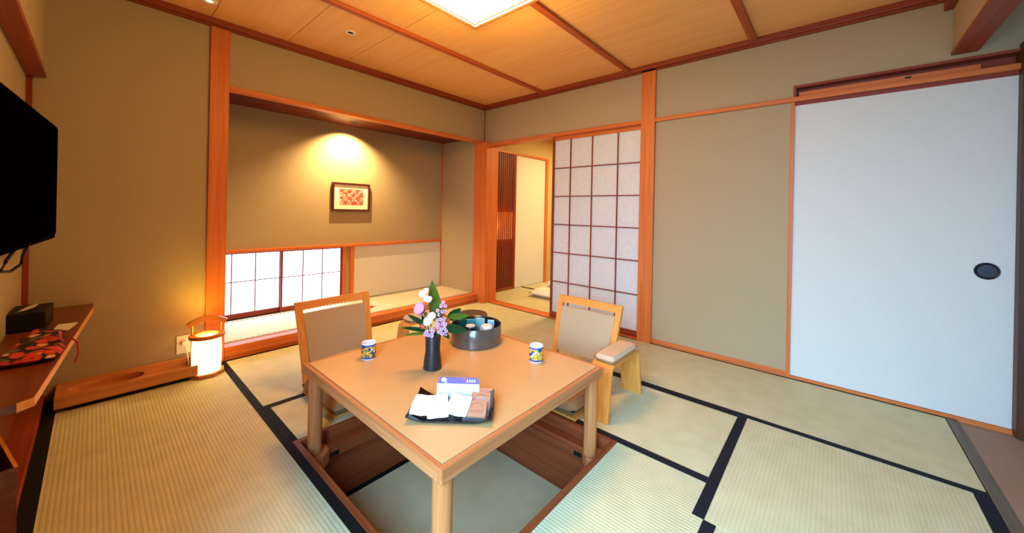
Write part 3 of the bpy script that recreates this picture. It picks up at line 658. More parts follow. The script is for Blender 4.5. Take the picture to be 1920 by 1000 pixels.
# ================================================================== LEFT SIDE
# television
TVR = R(-4.3)
tv = thing('television', 'black flat television on the left wall above the shelf', 'television', (-3.300, -0.40, 0.0), TVR)
O('housing', B(-0.045, -0.004, -0.97, 0.0, 0.935, 1.480, bev=0.006), M_TVBODY, tv)
O('screen', B(-0.004, 0.0, -0.958, -0.012, 0.958, 1.468, bev=0.001), M_SCREEN, tv)
O('wall_bracket', B(-0.075, -0.045, -0.65, -0.35, 1.05, 1.35), M_BLKM, tv)
tag(O('television_cable', tube([(-3.345, -0.92, 0.95), (-3.36, -0.90, 0.90), (-3.365, -0.88, 0.865), (-3.385, -0.93, 0.845), (-3.395, -1.05, 0.86), (-3.38, -1.1, 0.90), (-3.365, -1.0, 0.945)], 0.005, 8), M_BLKM, smooth=True), 'black cable looping below the television', 'cable')
# wall shelf
sf = thing('wall_shelf', 'long brown wooden wall shelf under the television', 'shelf', (0, 0, 0))
P_ = [(-3.43, -0.002), (-3.43, -1.49), (-3.349, -1.487), (-3.322, -1.480), (-3.292, -1.456), (-3.176, -0.10), (-3.176, -0.002)]
O('board', prism(P_, 0.492, 0.520, bev=0.002), M_SHELF, sf)
bm = bmesh.new()
eo = [(-3.322, -1.4805), (-3.292, -1.4565), (-3.1755, -0.10), (-3.1755, -0.003)]
for (xa_, ya_), (xb_, yb_) in zip(eo, eo[1:]):
    nx_, ny_ = (yb_ - ya_), -(xb_ - xa_); ln = math.hypot(nx_, ny_); nx_, ny_ = nx_ / ln * 0.002, ny_ / ln * 0.002
    prism([(xa_, ya_), (xa_ + nx_, ya_ + ny_), (xb_ + nx_, yb_ + ny_), (xb_, yb_)], 0.4925, 0.5195, bm)
O('front_edge', bm, M_CHAIRX, sf)
O('support', B(-3.43, -3.40, -1.2, -0.02, 0.44, 0.492), M_SHELF, sf)
O('back_panel', B(-3.4295, -3.418, -1.9, -0.004, 0.043, 0.44), M_SHELF, sf)
tb = thing('tissue_box', 'black tissue box with a paper tissue on the wall shelf', 'tissue box', (-3.375, -0.41, 0.52), R(-3))
O('box', B(-0.055, 0.062, -0.12, 0.10, 0.0, 0.085, bev=0.004), M_BLKM, tb)
bm = bmesh.new()
tp = [(-0.028, -0.07, 0.085), (-0.015, 0.05, 0.085), (0.012, 0.055, 0.094), (0.030, -0.01, 0.105), (0.022, -0.075, 0.10), (0.0, -0.08, 0.092)]
vt = [bm.verts.new(p) for p in tp]; cpt = bm.verts.new((0.002, -0.01, 0.098))
for k in range(6): bm.faces.new([vt[k], vt[(k + 1) % 6], cpt])
O('tissue', bm, M_CREAM, tb)
pc = thing('floral_pouch', 'black cloth pouch with red and cream flowers lying on the wall shelf', 'pouch', (-3.318, -0.88, 0.521), R(-3))
bm = pillow(0.155, 0.46, 0.034, 0.0, 12, 22, 0.45)
for v_ in bm.verts:
    t_ = (v_.co.y + 0.23) / 0.46
    v_.co.x *= 0.80 + 0.2 * math.sin(t_ * 5 + 0.6)
    v_.co.z += 0.006 * math.sin(v_.co.x * 60) * math.sin(v_.co.y * 25) if v_.co.z > 0.019 else 0
    v_.co.z = max(v_.co.z, 0.0005)
O('cloth', bm, M_FLORAL, pc, smooth=True)
bm = bmesh.new()
q = [(0.062, 0.16, 0.022), (0.085, 0.235, 0.034), (0.025, 0.245, 0.034), (0.015, 0.18, 0.022)]
for dz in (0, 0.003): bx_ = [bm.verts.new((a, b_, c_ + dz)) for a, b_, c_ in q]; bm.faces.new(bx_)
O('paper_tag', bm, M_CREAM, pc)
O('drawstring', tube([(0.07, -0.02, 0.02), (0.088, -0.02, 0.026), (0.102, -0.03, 0.01), (0.106, -0.045, -0.03), (0.098, -0.055, -0.065)], 0.0032, 8), M_REDCORD, pc, smooth=True)
# box under the shelf
bn = thing('waste_bin', 'narrow brown wooden waste bin below the wall shelf', 'bin', (-3.385, -1.30, 0.043), R(12))
O('bottom', B(-0.036, 0.036, -0.14, 0.14, 0.0, 0.01), M_SHELF, bn)
for a in ((-0.036, 0.036, -0.14, -0.132), (-0.036, 0.036, 0.132, 0.14), (-0.036, -0.029, -0.132, 0.132), (0.029, 0.036, -0.132, 0.132)):
    O('side_panel', B(*a, 0.01, 0.268, bev=0.001), M_SHELF, bn)
O('rim', B(0.0285, 0.0365, -0.1405, 0.1405, 0.268, 0.272), M_CHAIRX, bn)  # paler strip on one side, a painted highlight for light caught on the edge
# long wooden tray on the floor
ft = thing('floor_tray', 'long wooden tray with an oval hollow lying along the wall', 'tray', (-3.018, -0.122, 0))
L2, W2 = 0.288, 0.112
TT = 0.088
O('foot', B(-L2 + 0.05, L2 - 0.03, -W2 + 0.025, W2 - 0.02, 0.001, 0.026), M_BLKM, ft)  # black block stands in for the shadow gap beneath the tray
O('side_rail', B(-L2, L2, -W2, -W2 + 0.010, 0.026, TT, bev=0.002), M_TRAYW, ft); O('side_rail', B(-L2, L2, W2 - 0.010, W2, 0.026, TT + 0.004, bev=0.002), M_TRAYW, ft)
O('end_rail', B(-L2, -L2 + 0.012, -W2 + 0.01, W2 - 0.01, 0.026, TT, bev=0.002), M_TRAYW, ft); O('end_rail', B(L2 - 0.012, L2, -W2 + 0.01, W2 - 0.01, 0.026, TT, bev=0.002), M_TRAYW, ft)
O('bottom', B(-L2 + 0.012, L2 - 0.012, -W2 + 0.01, W2 - 0.01, 0.026, 0.040), M_TRAYW, ft)
# deck with oval hole (left two thirds)
bm = bmesh.new(); xa, xb = -L2 + 0.012, 0.085; ya, yb = -W2 + 0.01, W2 - 0.01; cxo = (xa + xb) / 2 - 0.0; N = 48
inn = []; out = []
for z in (0.080, 0.040):
    inn.append([bm.verts.new((cxo + 0.150 * math.cos(2 * math.pi * k / N), 0.0 + 0.084 * math.sin(2 * math.pi * k / N), z)) for k in range(N)])
rect = []
for k in range(N):
    c_, s_ = math.cos(2 * math.pi * k / N), math.sin(2 * math.pi * k / N); hw, hh = (xb - xa) / 2, (yb - ya) / 2
    t_ = min(hw / abs(c_) if abs(c_) > 1e-6 else 9, hh / abs(s_) if abs(s_) > 1e-6 else 9); rect.append(bm.verts.new((cxo + c_ * t_, s_ * t_, 0.080)))
cor = {}
for k in range(N):
    j = (k + 1) % N
    bm.faces.new([rect[k], rect[j], inn[0][j], inn[0][k]]); bm.faces.new([inn[0][k], inn[0][j], inn[1][j], inn[1][k]])
    a, c_ = rect[k].co, rect[j].co
    if abs(a.x - c_.x) > 1e-5 and abs(a.y - c_.y) > 1e-5:
        w = bm.verts.new((xa if a.x < cxo else xb, ya if a.y < 0 else yb, 0.080)); bm.faces.new([rect[k], w, rect[j]])
O('deck', bm, M_TRAYW, ft)
O('divider', B(0.078, 0.085, ya, yb, 0.040, 0.0798), M_TRAYW, ft)

# ================================================================== PICTURE
pf = thing('framed_picture', 'small red patterned print in a dark frame on the alcove wall', 'picture', (-1.330, 0.712, 1.232), 0)
fw_, fh_ = 0.206, 0.152
bm = bmesh.new()
bx(bm, -fw_, fw_, -0.030, -0.004, fh_ - 0.02, fh_, 0.002); bx(bm, -fw_, fw_, -0.030, -0.004, -fh_, -fh_ + 0.02, 0.002)
bx(bm, -fw_, -fw_ + 0.02, -0.030, -0.004, -fh_ + 0.02, fh_ - 0.02, 0.002); bx(bm, fw_ - 0.02, fw_, -0.030, -0.004, -fh_ + 0.02, fh_ - 0.02, 0.002)
O('frame', bm, M_FRAME, pf)
O('mount', B(-fw_ + 0.02, fw_ - 0.02, -0.018, -0.006, -fh_ + 0.02, fh_ - 0.02), M_MATB, pf)
O('print', B(-0.128, 0.130, -0.020, -0.0185, -0.082, 0.085), M_ART, pf)

# ================================================================== TABLE
TX0, TX1, TY0, TY1, TZ = -2.520, -1.550, -2.440, -1.390, 0.37
tx, ty = (TX0 + TX1) / 2, (TY0 + TY1) / 2
tbz = thing('low_table', 'square low table with orange top over the sunken pit', 'table', (tx, ty, 0))
hx, hy = (TX1 - TX0) / 2, (TY1 - TY0) / 2; rw = 0.022
O('tabletop', B(-hx + rw, hx - rw, -hy + rw, hy - rw, TZ - 0.03, TZ + 0.0005), M_TABLE, tbz)
def edge(a, c, m_):
    # rail with a small groove between it and the laminate
    O('edge_rail', B(*a, *c, TZ - 0.046, TZ, bev=0.004), m_, tbz)
edge((-hx, hx), (-hy, -hy + rw - 0.002), M_RIMX); edge((-hx, hx), (hy - rw + 0.002, hy), M_RIMX)
edge((-hx, -hx + rw - 0.002), (-hy + rw - 0.002, hy - rw + 0.002), M_RIMY); edge((hx - rw + 0.002, hx), (-hy + rw - 0.002, hy - rw + 0.002), M_RIMY)
O('apron', ring(bmesh.new(), 0.44, 0.42, TZ - 0.07, TZ - 0.045), M_RIMX, tbz)
for x, y in ((TX0 + 0.042, TY1 - 0.048), (TX1 - 0.040, TY0 + 0.040), (TX0 + 0.036, TY0 + 0.038), (TX1 - 0.04, TY1 - 0.045)):
    O('leg', cyl(0.031, -0.049, TZ - 0.045, 36, bev=0.003), M_RIMZ, tbz, (x - tx, y - ty, 0), smooth=True)

# ================================================================== CHAIRS (legless floor chairs, facing local -y)
def make_chair(label):
    t = thing('floor_chair', label, 'chair', (0, 0, 0), 0, 'legless floor chairs at the low table')
    zs0, zs1 = 0.012, 0.525; lean = 0.115; yb0 = 0.0
    def rail(s):
        bm = bmesh.new()
        n = 10; prev = None
        for k in range(n + 1):
            u = k / n; z = zs0 + (zs1 - zs0) * u; y = yb0 + lean * u ** 1.4; x = s * (0.196 + 0.022 * u); w_ = 0.019; th = 0.012
            ringv = [bm.verts.new((x + dx * w_, y + dy * th, z)) for dx, dy in ((-1, -1), (1, -1), (1, 1), (-1, 1))]
            if prev:
                for q in range(4): bm.faces.new([prev[q], prev[(q + 1) % 4], ringv[(q + 1) % 4], ringv[q]])
            else: bm.faces.new(ringv[::-1])
            prev = ringv
        bm.faces.new(prev)
        return bm
    O('back_rail', rail(-1), M_CHAIR, t); O('back_rail', rail(1), M_CHAIR, t)
    def ybk(z): u = (z - zs0) / (zs1 - zs0); return yb0 + lean * u ** 1.4
    def slab(z0_, z1_, xw0, xw1, th, off, curve, n=10, m=4):
        bm = bmesh.new(); f = {}; bk = {}
        for i in range(n + 1):
            for j in range(m + 1):
                u = -1 + 2 * i / n; z = z0_ + (z1_ - z0_) * j / m; xw = xw0 + (xw1 - xw0) * j / m
                y = ybk(z) + curve * (1 - u * u) + off
                f[i, j] = bm.verts.new((u * xw, y - th, z)); bk[i, j] = bm.verts.new((u * xw, y + th, z))
        for i in range(n):
            for j in range(m):
                bm.faces.new([f[i, j], f[i + 1, j], f[i + 1, j + 1], f[i, j + 1]]); bm.faces.new([bk[i, j], bk[i, j + 1], bk[i + 1, j + 1], bk[i + 1, j]])
        for i in range(n):
            for j in (0, m): bm.faces.new([f[i, j], f[i + 1, j], bk[i + 1, j], bk[i, j]])
        for j in range(m):
            for i in (0, n): bm.faces.new([f[i, j], f[i, j + 1], bk[i, j + 1], bk[i, j]])
        return bm
    O('top_rail', slab(0.480, 0.523, 0.218, 0.220, 0.010, 0.0, 0.012), M_CHAIRX, t, smooth=True)
    O('back_pad', slab(0.175, 0.455, 0.180, 0.198, 0.012, -0.003, 0.012), M_FAB, t, smooth=True)
    bm = bmesh.new(); bx(bm, -0.215, 0.215, -0.40, 0.03, 0.002, 0.014, 0.003)
    O('seat_board', bm, M_CHAIRX, t)
    return t
c1 = make_chair('legless wooden chair with taupe back in front of the paper windows')
c1.location = (-2.130, -0.915, 0); c1.rotation_euler = (0, 0, R(1))
c2 = dup(c1, (-1.085, -2.04, 0), R(-90), 'legless wooden chair with taupe back beside the shoji screen')
def cushion(loc, rz, label):
    o = O('seat_cushion', pillow(0.445, 0.45, 0.085, 0.0, 16, 16, 0.30), M_FABD, None, loc, (0, 0, rz), True)
    return tag(o, label, 'cushion', 'seat cushions on the legless chairs')
cushion((-2.135, -1.125, 0.0145), R(1), 'taupe seat cushion on the chair in front of the paper windows')
cushion((-1.285, -2.035, 0.0145), R(-90), 'taupe seat cushion on the chair beside the shoji screen')
# armrest stools, length along local x
def make_arm(label):
    t = thing('armrest_stool', label, 'armrest', (0, 0, 0), 0, 'padded wooden armrest stools')
    hh = 0.283
    pth = [(-0.222, 0.001), (-0.200, 0.14), (-0.184, 0.25), (-0.178, 0.272), (-0.160, hh), (0.160, hh), (0.178, 0.272), (0.184, 0.25), (0.200, 0.14), (0.222, 0.001)]
    O('bent_frame', strip(pth, 0.125, 0.013), M_CHAIR, t)
    O('pad', pillow(0.335, 0.118, 0.042, hh + 0.006, 18, 10, 0.35), M_PAD, t, smooth=True)
    return t
a2 = make_arm('padded wooden armrest stool beside the chair by the shoji screen'); a2.location = (-1.165, -2.330, 0)
a1 = dup(a2, (-1.51, -0.945, 0), 0, 'padded wooden armrest stool behind the flower vase')

# ================================================================== ON THE TABLE
def cup(loc, m_, label, rz=0):
    t = thing('tea_cup', label, 'cup', loc, rz, 'yellow and blue tea cups')
    O('body', lathe([(0, 0.003), (0.024, 0.003), (0.026, 0.0), (0.0325, 0.001), (0.0345, 0.006), (0.0345, 0.078), (0.0335, 0.080), (0.0315, 0.078)], 40), m_, t, smooth=True)
    O('interior', lathe([(0.0318, 0.0785), (0.0305, 0.070), (0.030, 0.012), (0.026, 0.007), (0, 0.006)], 40), M_PORC, t, smooth=True)
    return t
cup((-2.275, -1.548, TZ + 0.0006), M_CUP1, 'yellow and blue patterned tea cup at the paper window side of the table')
cup((-1.722, -2.165, TZ + 0.0006), M_CUP2, 'yellow and blue patterned tea cup at the shoji side of the table')
# vase
VX, VY = -2.128, -1.868
va = thing('flower_vase', 'slim black ribbed vase holding the flowers', 'vase', (VX, VY, TZ + 0.0006), -YAW)
pr = [(0, 0.0), (0.036, 0.0), (0.042, 0.004), (0.0425, 0.012), (0.040, 0.024)]
for k in range(16):
    z = 0.030 + k * 0.0078; r_ = 0.0405 - 0.0075 * min(1, k / 7) + 0.002 * max(0, (k - 9) / 6)
    pr += [(r_ + 0.0010, z), (r_ - 0.0006, z + 0.0040)]
pr += [(0.036, 0.155), (0.0365, 0.158), (0.034, 0.159), (0.031, 0.150), (0.029, 0.05), (0, 0.045)]
O('body', lathe(pr, 44), M_VASE, va, smooth=True)
def leaf_bm(L, w, bend=0.2, n=12, fold=0.15):
    """leaf along local +z, width along x, bending towards -y"""
    bm = bmesh.new(); rows = []
    for k in range(n + 1):
        u = k / n; hw = w / 2 * (math.sin(math.pi * min(1, u ** 0.75)) ** 0.8) * (1 if u < 1 else 0) + (0.0006 if u < 1 else 0)
        z = L * u * (1 - 0.15 * bend * u); y = -L * bend * u * u
        if k == n: rows.append([bm.verts.new((0, y, z))])
        else: rows.append([bm.verts.new((dx * hw, y - abs(dx) * hw * fold, z)) for dx in (-1, -0.5, 0, 0.5, 1)])
    for a, c in zip(rows, rows[1:]):
        for i in range(4):
            if len(c) == 1: bm.faces.new([a[i], a[i + 1], c[0]])
            else: bm.faces.new([a[i], a[i + 1], c[i + 1], c[i]])
    bmesh.ops.solidify(bm, geom=bm.faces[:], thickness=0.0006)
    return bm
PXM = 0.00248
def vp(px, py, d=0.0):      # position in the vase's own frame, metres
    return Vector(((px - 811) * PXM, d, (692 - py) * PXM))
def flower(name, label, cat, group=None):
    return thing(name, label, cat, (VX, VY, TZ + 0.0006), -YAW, group)
def stem(t, a, c, r_=0.0018):
    a = Vector(a); c = Vector(c); mid = (a + c) / 2 + Vector((0, 0, 0.012))
    O('stem', tube([a, (a + mid) / 2 + Vector((0, 0, 0.004)), mid, c], r_, 6), M_STEM, t, smooth=True)
def petals(n, L, w, tilt, z=0.0, layers=1, ruffle=0.0):
    bm = bmesh.new()
    for ly in range(layers):
        for k in range(n):
            a = 2 * math.pi * k / n + ly * 0.5 + random.uniform(-.1, .1); tl = tilt * (1 - 0.28 * ly) + random.uniform(-.08, .08); ll = L * (1 - 0.17 * ly)
            rot = Matrix.Rotation(a, 4, 'Z') @ Matrix.Rotation(-tl, 4, 'Y')
            pts = [(0.0, 0), (ll * 0.35, w * 0.38), (ll * 0.75, w * 0.5), (ll, w * 0.28), (ll * 0.97, 0), (ll, -w * 0.28), (ll * 0.75, -w * 0.5), (ll * 0.35, -w * 0.38)]
            vs_ = [bm.verts.new(rot @ Vector((x, y, z + 0.12 * x * x / ll + random.uniform(-ruffle, ruffle)))) for x, y in pts]
            c_ = bm.verts.new(rot @ Vector((ll * 0.55, 0, z - 0.001)))
            for i in range(len(vs_)): bm.faces.new([vs_[i], vs_[(i + 1) % len(vs_)], c_])
    return bm
def bloom(t, pos, m_, L, w, n=6, tilt=0.6, layers=1, ruffle=0.0, face=(-0.2, -0.8, 0.5), name='blossom', centre=None):
    q = Vector(face).normalized().to_track_quat('Z', 'Y').to_euler()
    o = O(name, petals(n, L, w, tilt, 0, layers, ruffle), m_, t, pos, q, True)
    if centre: O('flower_centre', lathe([(0, 0.004), (0.0025, 0.003), (0.003, 0.0), (0, -0.001)], 10), centre, o, smooth=True)
    return o
def leafthing(px, py, tip, w, m_, label, d=0.0, bend=0.15, dt=0.0, name='cut_leaf'):
    t = flower(name, label, 'leaf', None)
    a = vp(px, py, d); c = vp(tip[0], tip[1], d + dt); dv = c - a; L = dv.length
    q = dv.to_track_quat('Z', 'Y')
    o = O('blade', leaf_bm(L, w, bend), m_, t, a, (0, 0, 0), True)
    # keep the blade's face towards the room: rotate about its own axis
    zax = dv.normalized(); yax = Vector((0.15, 1, 0.35)); yax = (yax - yax.dot(zax) * zax).normalized(); xax = yax.cross(zax)
    o.rotation_euler = Matrix((xax, yax, zax)).transposed().to_euler()
    stem(t, (random.uniform(-.010, .010), random.uniform(-.010, .010), 0.10), a)
    return t
leafthing(818, 612, (803, 529), 0.066, M_LEAFL, 'tall pointed yellow green leaf at the top of the bouquet', d=0.03, bend=-0.04)
leafthing(833, 612, (878, 614), 0.052, M_LEAF, 'broad dark green leaf hanging over the round box', d=-0.02, bend=0.1)
leafthing(838, 596, (880, 590), 0.034, M_LEAFL, 'light green leaf pointing at the round box lid', d=0.01, bend=0.1)
leafthing(836, 600, (862, 579), 0.034, M_LEAF, 'dark leaf rising at the shoji side of the bouquet', d=0.03)
leafthing(796, 612, (764, 588), 0.030, M_LEAF, 'dark leaf rising at the window side of the bouquet', d=0.0)
leafthing(800, 622, (752, 612), 0.024, M_LEAF, 'narrow dark leaf reaching low towards the left chair', d=0.0)
leafthing(800, 624, (758, 625), 0.016, M_LEAFL, 'narrow pale leaf lowest on the window side of the bouquet', d=-0.015)
leafthing(798, 616, (788, 592), 0.022, M_LEAF, 'small dark leaf behind the red berries', d=0.02)
leafthing(830, 618, (845, 632), 0.030, M_LEAF, 'small drooping green leaf at the vase mouth', d=-0.02)
t = flower('pink_carnation', 'ruffled pink carnation in the middle of the bouquet', 'flower')
p = vp(796, 580, -0.035); stem(t, (0, 0, 0.10), p)
bloom(t, p + Vector((-.006, -.004, .004)), M_PINK, 0.040, 0.036, 9, 0.75, 3, 0.003, (-0.35, -0.8, 0.45))
O('calyx', lathe([(0, -0.02), (0.006, -0.016), (0.009, 0.0), (0.0, 0.002)], 12), M_STEM, t, p + Vector((0.004, 0.012, -0.012)), smooth=True)
t = flower('white_stock', 'white flower spray highest on the window side of the bouquet', 'flower')
stem(t, (0, 0, 0.10), vp(800, 556, 0.0))
for (px, py, L) in ((792, 552, 0.020), (799, 546, 0.018), (805, 562, 0.020), (797, 558, 0.017)):
    bloom(t, vp(px, py, -0.02), M_WPET, L, L * 0.85, 5, 0.5, 1, 0.001, (random.uniform(-.5, .3), -0.8, random.uniform(.1, .7)))
t = flower('white_sweet_pea', 'white ruffled flower below the pink carnation', 'flower')
stem(t, (0.004, 0, 0.10), vp(806, 598, -0.02))
for (px, py, L) in ((803, 600, 0.024), (811, 590, 0.022), (806, 596, 0.018)):
    bloom(t, vp(px, py, -0.035), M_WPET, L, L * 0.9, 6, 0.6, 2, 0.002, (random.uniform(-.4, .4), -0.8, random.uniform(.2, .6)))
def spray(label, pts, d):
    t = flower('lilac_spray', label, 'flower', 'lilac flower sprays in the bouquet')
    c = sum((vp(a, b_, d) for a, b_ in pts), Vector()) / len(pts); stem(t, (0.008, -0.004, 0.11), c + Vector((0, 0.012, 0)))
    for a, b_ in pts:
        bloom(t, vp(a, b_, d + random.uniform(-.012, .008)), M_LILAC, 0.0105, 0.008, 5, 0.35, 1, 0.0006, (random.uniform(-.5, .5), -0.9, random.uniform(-.1, .7)), centre=M_LILACD)
spray('lilac flower spray at the top of the bouquet beside the tall leaf', [(829, 568), (833, 574), (826, 574), (820, 582), (828, 584), (833, 585), (823, 589)], -0.005)
spray('lilac flower spray in the middle of the bouquet', [(820, 598), (826, 596), (832, 600), (824, 605), (830, 607), (836, 606), (819, 606), (833, 594)], -0.025)
spray('lilac flower spray low over the vase mouth on the shoji side', [(822, 612), (828, 615), (834, 613), (838, 618), (831, 621), (824, 620), (836, 624)], -0.03)
spray('lilac flower spray low at the window side of the vase mouth', [(803, 618), (809, 614), (813, 619), (806, 624), (800, 624), (812, 625), (815, 612)], -0.035)
t = flower('berry_sprig', 'small sprig of red berries at the window side of the bouquet', 'sprig')
stem(t, (-0.01, 0, 0.11), vp(795, 612, -0.02))
for (px, py) in ((789, 611), (793, 607), (797, 611), (797, 606), (792, 614)):
    O('berry', lathe([(0, -0.006), (0.0045, -0.0035), (0.006, 0), (0.0045, 0.0042), (0, 0.006)], 12), M_BERRY, t, vp(px, py, -0.025), smooth=True)
# round lacquer box
bw = thing('round_box', 'round grey brown lacquer box filled with cups and packets', 'box', (-1.745, -1.755, TZ + 0.0006))
O('body', lathe([(0, 0.0), (0.136, 0.0), (0.140, 0.004), (0.141, 0.104), (0.1395, 0.106), (0.137, 0.104)], 72), M_LACQ, bw, smooth=True)
O('interior', lathe([(0.1372, 0.1045), (0.134, 0.10), (0.134, 0.006), (0, 0.005)], 72), M_LACQD, bw, smooth=True)
BZ = TZ + 0.0066
ld = thing('round_canister', 'dark round lacquer canister standing behind the round box', 'canister', (-1.588, -1.550, TZ + 0.0006))
O('wall', lathe([(0, 0.0), (0.093, 0.0), (0.096, 0.003), (0.097, 0.080), (0.093, 0.087), (0.0, 0.088)], 56), mat('lid_lacquer', (74, 76, 74), 0.3, 0.5), ld, smooth=True)
def lidcup(loc, label, m_):
    t = thing('upturned_cup', label, 'cup', loc, 0.6, 'cups upside down in the round box')
    O('body', lathe([(0.031, 0.0), (0.033, 0.002), (0.034, 0.088), (0.031, 0.094), (0.026, 0.094)], 32), m_, t, smooth=True)
    O('foot', lathe([(0.0265, 0.094), (0.0255, 0.098), (0.022, 0.098), (0.021, 0.0955), (0, 0.0955)], 32), M_PORC, t, smooth=True)
M_CUPD = mat('dark_blue_gold_glaze', (36, 38, 66), 0.2, 0.5, noise=0.9, nscale=90)
lidcup((-1.795, -1.762, BZ), 'upturned dark blue cup with a pale foot in the round box', M_CUPD)
lidcup((-1.728, -1.822, BZ), 'upturned cup with a white foot near the rim of the round box', M_CUP2)
def packet(x, y, rz, m_, label, w=0.05, h_=0.105, tilt=0.12):
    o = O('tea_packet', B(-w / 2, w / 2, -0.004, 0.004, 0.0, h_, bev=0.003), m_, None, (x, y, BZ), (tilt, 0, rz))
    return tag(o, label, 'packet', 'tea packets in the round box')
packet(-1.735, -1.700, -YAW + 0.1, M_TEAL, 'teal packet upright at the back of the round box', 0.05, 0.112)
packet(-1.692, -1.735, -YAW - 0.15, M_PALEBLUE, 'pale blue packet upright at the back of the round box', 0.055, 0.116)
packet(-1.660, -1.790, -YAW - 0.1, M_PALEBLUE, 'pale blue packet at the shoji side of the round box', 0.04, 0.110)
packet(-1.765, -1.660, -YAW + 0.35, mat('dark_teal_packet', (40, 104, 108), 0.3, 0.5), 'dark teal packet behind the leaves in the round box', 0.05, 0.108)
tag(O('stirring_stick', tube([(-1.80, -1.835, BZ), (-1.785, -1.842, BZ + 0.105)], 0.004, 8), M_CREAM), 'small pale stick between the cups in the round box', 'stick')

# snack tray
TR = R(-49.7)
ctr = Vector((-2.297, -2.222, TZ + 0.0006))
def tl(x, y, z=0.0):
    v_ = Matrix.Rotation(TR, 3, 'Z') @ Vector((x, y, 0)); return (ctr.x + v_.x, ctr.y + v_.y, ctr.z + z)
st = thing('snack_tray', 'black curved tray carrying the snacks', 'tray', ctr, TR)
bm = bmesh.new(); nx_, ny_ = 20, 6; top = {}; bot = {}
def trz(u, v): return 0.003 + 0.030 * max(0, abs(u) - 0.62) ** 1.2 / 0.38 ** 1.2 * (0.75 + 0.25 * v) + 0.006 * max(0, abs(v) - 0.7) / 0.3
for i in range(nx_ + 1):
    for j in range(ny_ + 1):
        u = -1 + 2 * i / nx_; v = -1 + 2 * j / ny_; z = trz(u, v)
        x = u * 0.150 * (1 - 0.03 * (v > 0.5)); y = v * 0.090
        top[i, j] = bm.verts.new((x, y, z + 0.003)); bot[i, j] = bm.verts.new((x, y, max(0.0, z - 0.003)))
for i in range(nx_):
    for j in range(ny_):
        bm.faces.new([top[i, j], top[i + 1, j], top[i + 1, j + 1], top[i, j + 1]]); bm.faces.new([bot[i, j], bot[i, j + 1], bot[i + 1, j + 1], bot[i + 1, j]])
for i in range(nx_):
    for j in (0, ny_): bm.faces.new([top[i, j], top[i + 1, j], bot[i + 1, j], bot[i, j]])
for j in range(ny_):
    for i in (0, nx_): bm.faces.new([top[i, j], top[i, j + 1], bot[i, j + 1], bot[i, j]])
O('body', bm, M_BLACK, st, smooth=True)
# card stand
cd = thing('menu_card', 'white folded stand card with a purple printed top in the snack tray', 'card', tl(0.012, 0.030, 0.0068), TR)
ca = 0.080; hcd = 0.094
bm = bmesh.new()
fv = [bm.verts.new(p_) for p_ in ((-ca, -0.012, 0), (ca, -0.012, 0), (ca, 0.002, hcd - 0.016), (-ca, 0.002, hcd - 0.016), (ca - 0.008, 0.020, hcd), (-ca + 0.008, 0.020, hcd), (ca, 0.045, 0), (-ca, 0.045, 0))]
bm.faces.new([fv[0], fv[1], fv[2], fv[3]]); bm.faces.new([fv[4], fv[6], fv[7], fv[5]]); bm.faces.new([fv[3], fv[2], fv[4], fv[5]])
bm.faces.new([fv[0], fv[3], fv[5], fv[7]]); bm.faces.new([fv[1], fv[6], fv[4], fv[2]]); bm.faces.new([fv[0], fv[7], fv[6], fv[1]])
O('folded_card', bm, M_WHITE, cd)
bm = bmesh.new(); n_ = Vector((0, -0.016, 0.018)).normalized() * 0.0006
fv = [bm.verts.new(Vector(p_) + n_) for p_ in ((-ca, 0.002, hcd - 0.016), (ca, 0.002, hcd - 0.016), (ca - 0.008, 0.020, hcd), (-ca + 0.008, 0.020, hcd))]
bm.faces.new(fv); O('purple_band', bm, M_PURPLE, cd)
def fpt(x, s, e=0.0010):   # on the white face, s from bottom
    return Vector((x, -0.012 + 0.014 * s / (hcd - 0.016) - e, s))
bm = bmesh.new()
for s_, xa_, xb_ in ((0.068, -0.03, 0.02), (0.060, -0.07, 0.07), (0.053, -0.07, 0.066), (0.046, -0.07, 0.07), (0.039, -0.07, 0.05), (0.032, -0.07, 0.066)):
    bm.faces.new([bm.verts.new(fpt(a, s_ + dz)) for a, dz in ((xa_, 0), (xb_, 0), (xb_, 0.0018), (xa_, 0.0018))])
O('print_lines', bm, M_GREYTXT, cd)
def bpt(x, v): # on the purple band
    return Vector((x, 0.002 + 0.018 * v, hcd - 0.016 + 0.016 * v)) + n_ * 2.5
def rect_on(bm, xa_, xb_, va_, vb_): bm.faces.new([bm.verts.new(bpt(a, v)) for a, v in ((xa_, va_), (xb_, va_), (xb_, vb_), (xa_, vb_))])
for xg in (0.030, 0.039, 0.048, 0.057):
    bm = bmesh.new(); rect_on(bm, xg, xg + 0.0065, 0.28, 0.40); rect_on(bm, xg + 0.0005, xg + 0.006, 0.52, 0.62); rect_on(bm, xg + 0.0022, xg + 0.0042, 0.40, 0.72)
    O('white_letter', bm, M_WHITE, cd)
for xg in (-0.052, -0.046):
    bm = bmesh.new(); rect_on(bm, xg, xg + 0.003, 0.08, 0.36); O('white_letter', bm, M_WHITE, cd)
bm = bmesh.new(); rect_on(bm, 0.016, 0.025, 0.72, 0.86); rect_on(bm, 0.0195, 0.0215, 0.2, 0.72)
O('red_lettering', bm, mat('red_lettering', (222, 90, 90), 0.6), cd)
bm = bmesh.new(); c_ = bpt(-0.056, 0.58)
ring_ = [bm.verts.new(bpt(-0.056 + 0.010 * math.cos(a), 0.58 + 0.34 * math.sin(a))) for a in [2 * math.pi * k / 16 for k in range(16)]]; bm.faces.new(ring_)
O('round_mark', bm, mat('pale_orange_mark', (244, 214, 180), 0.6), cd)
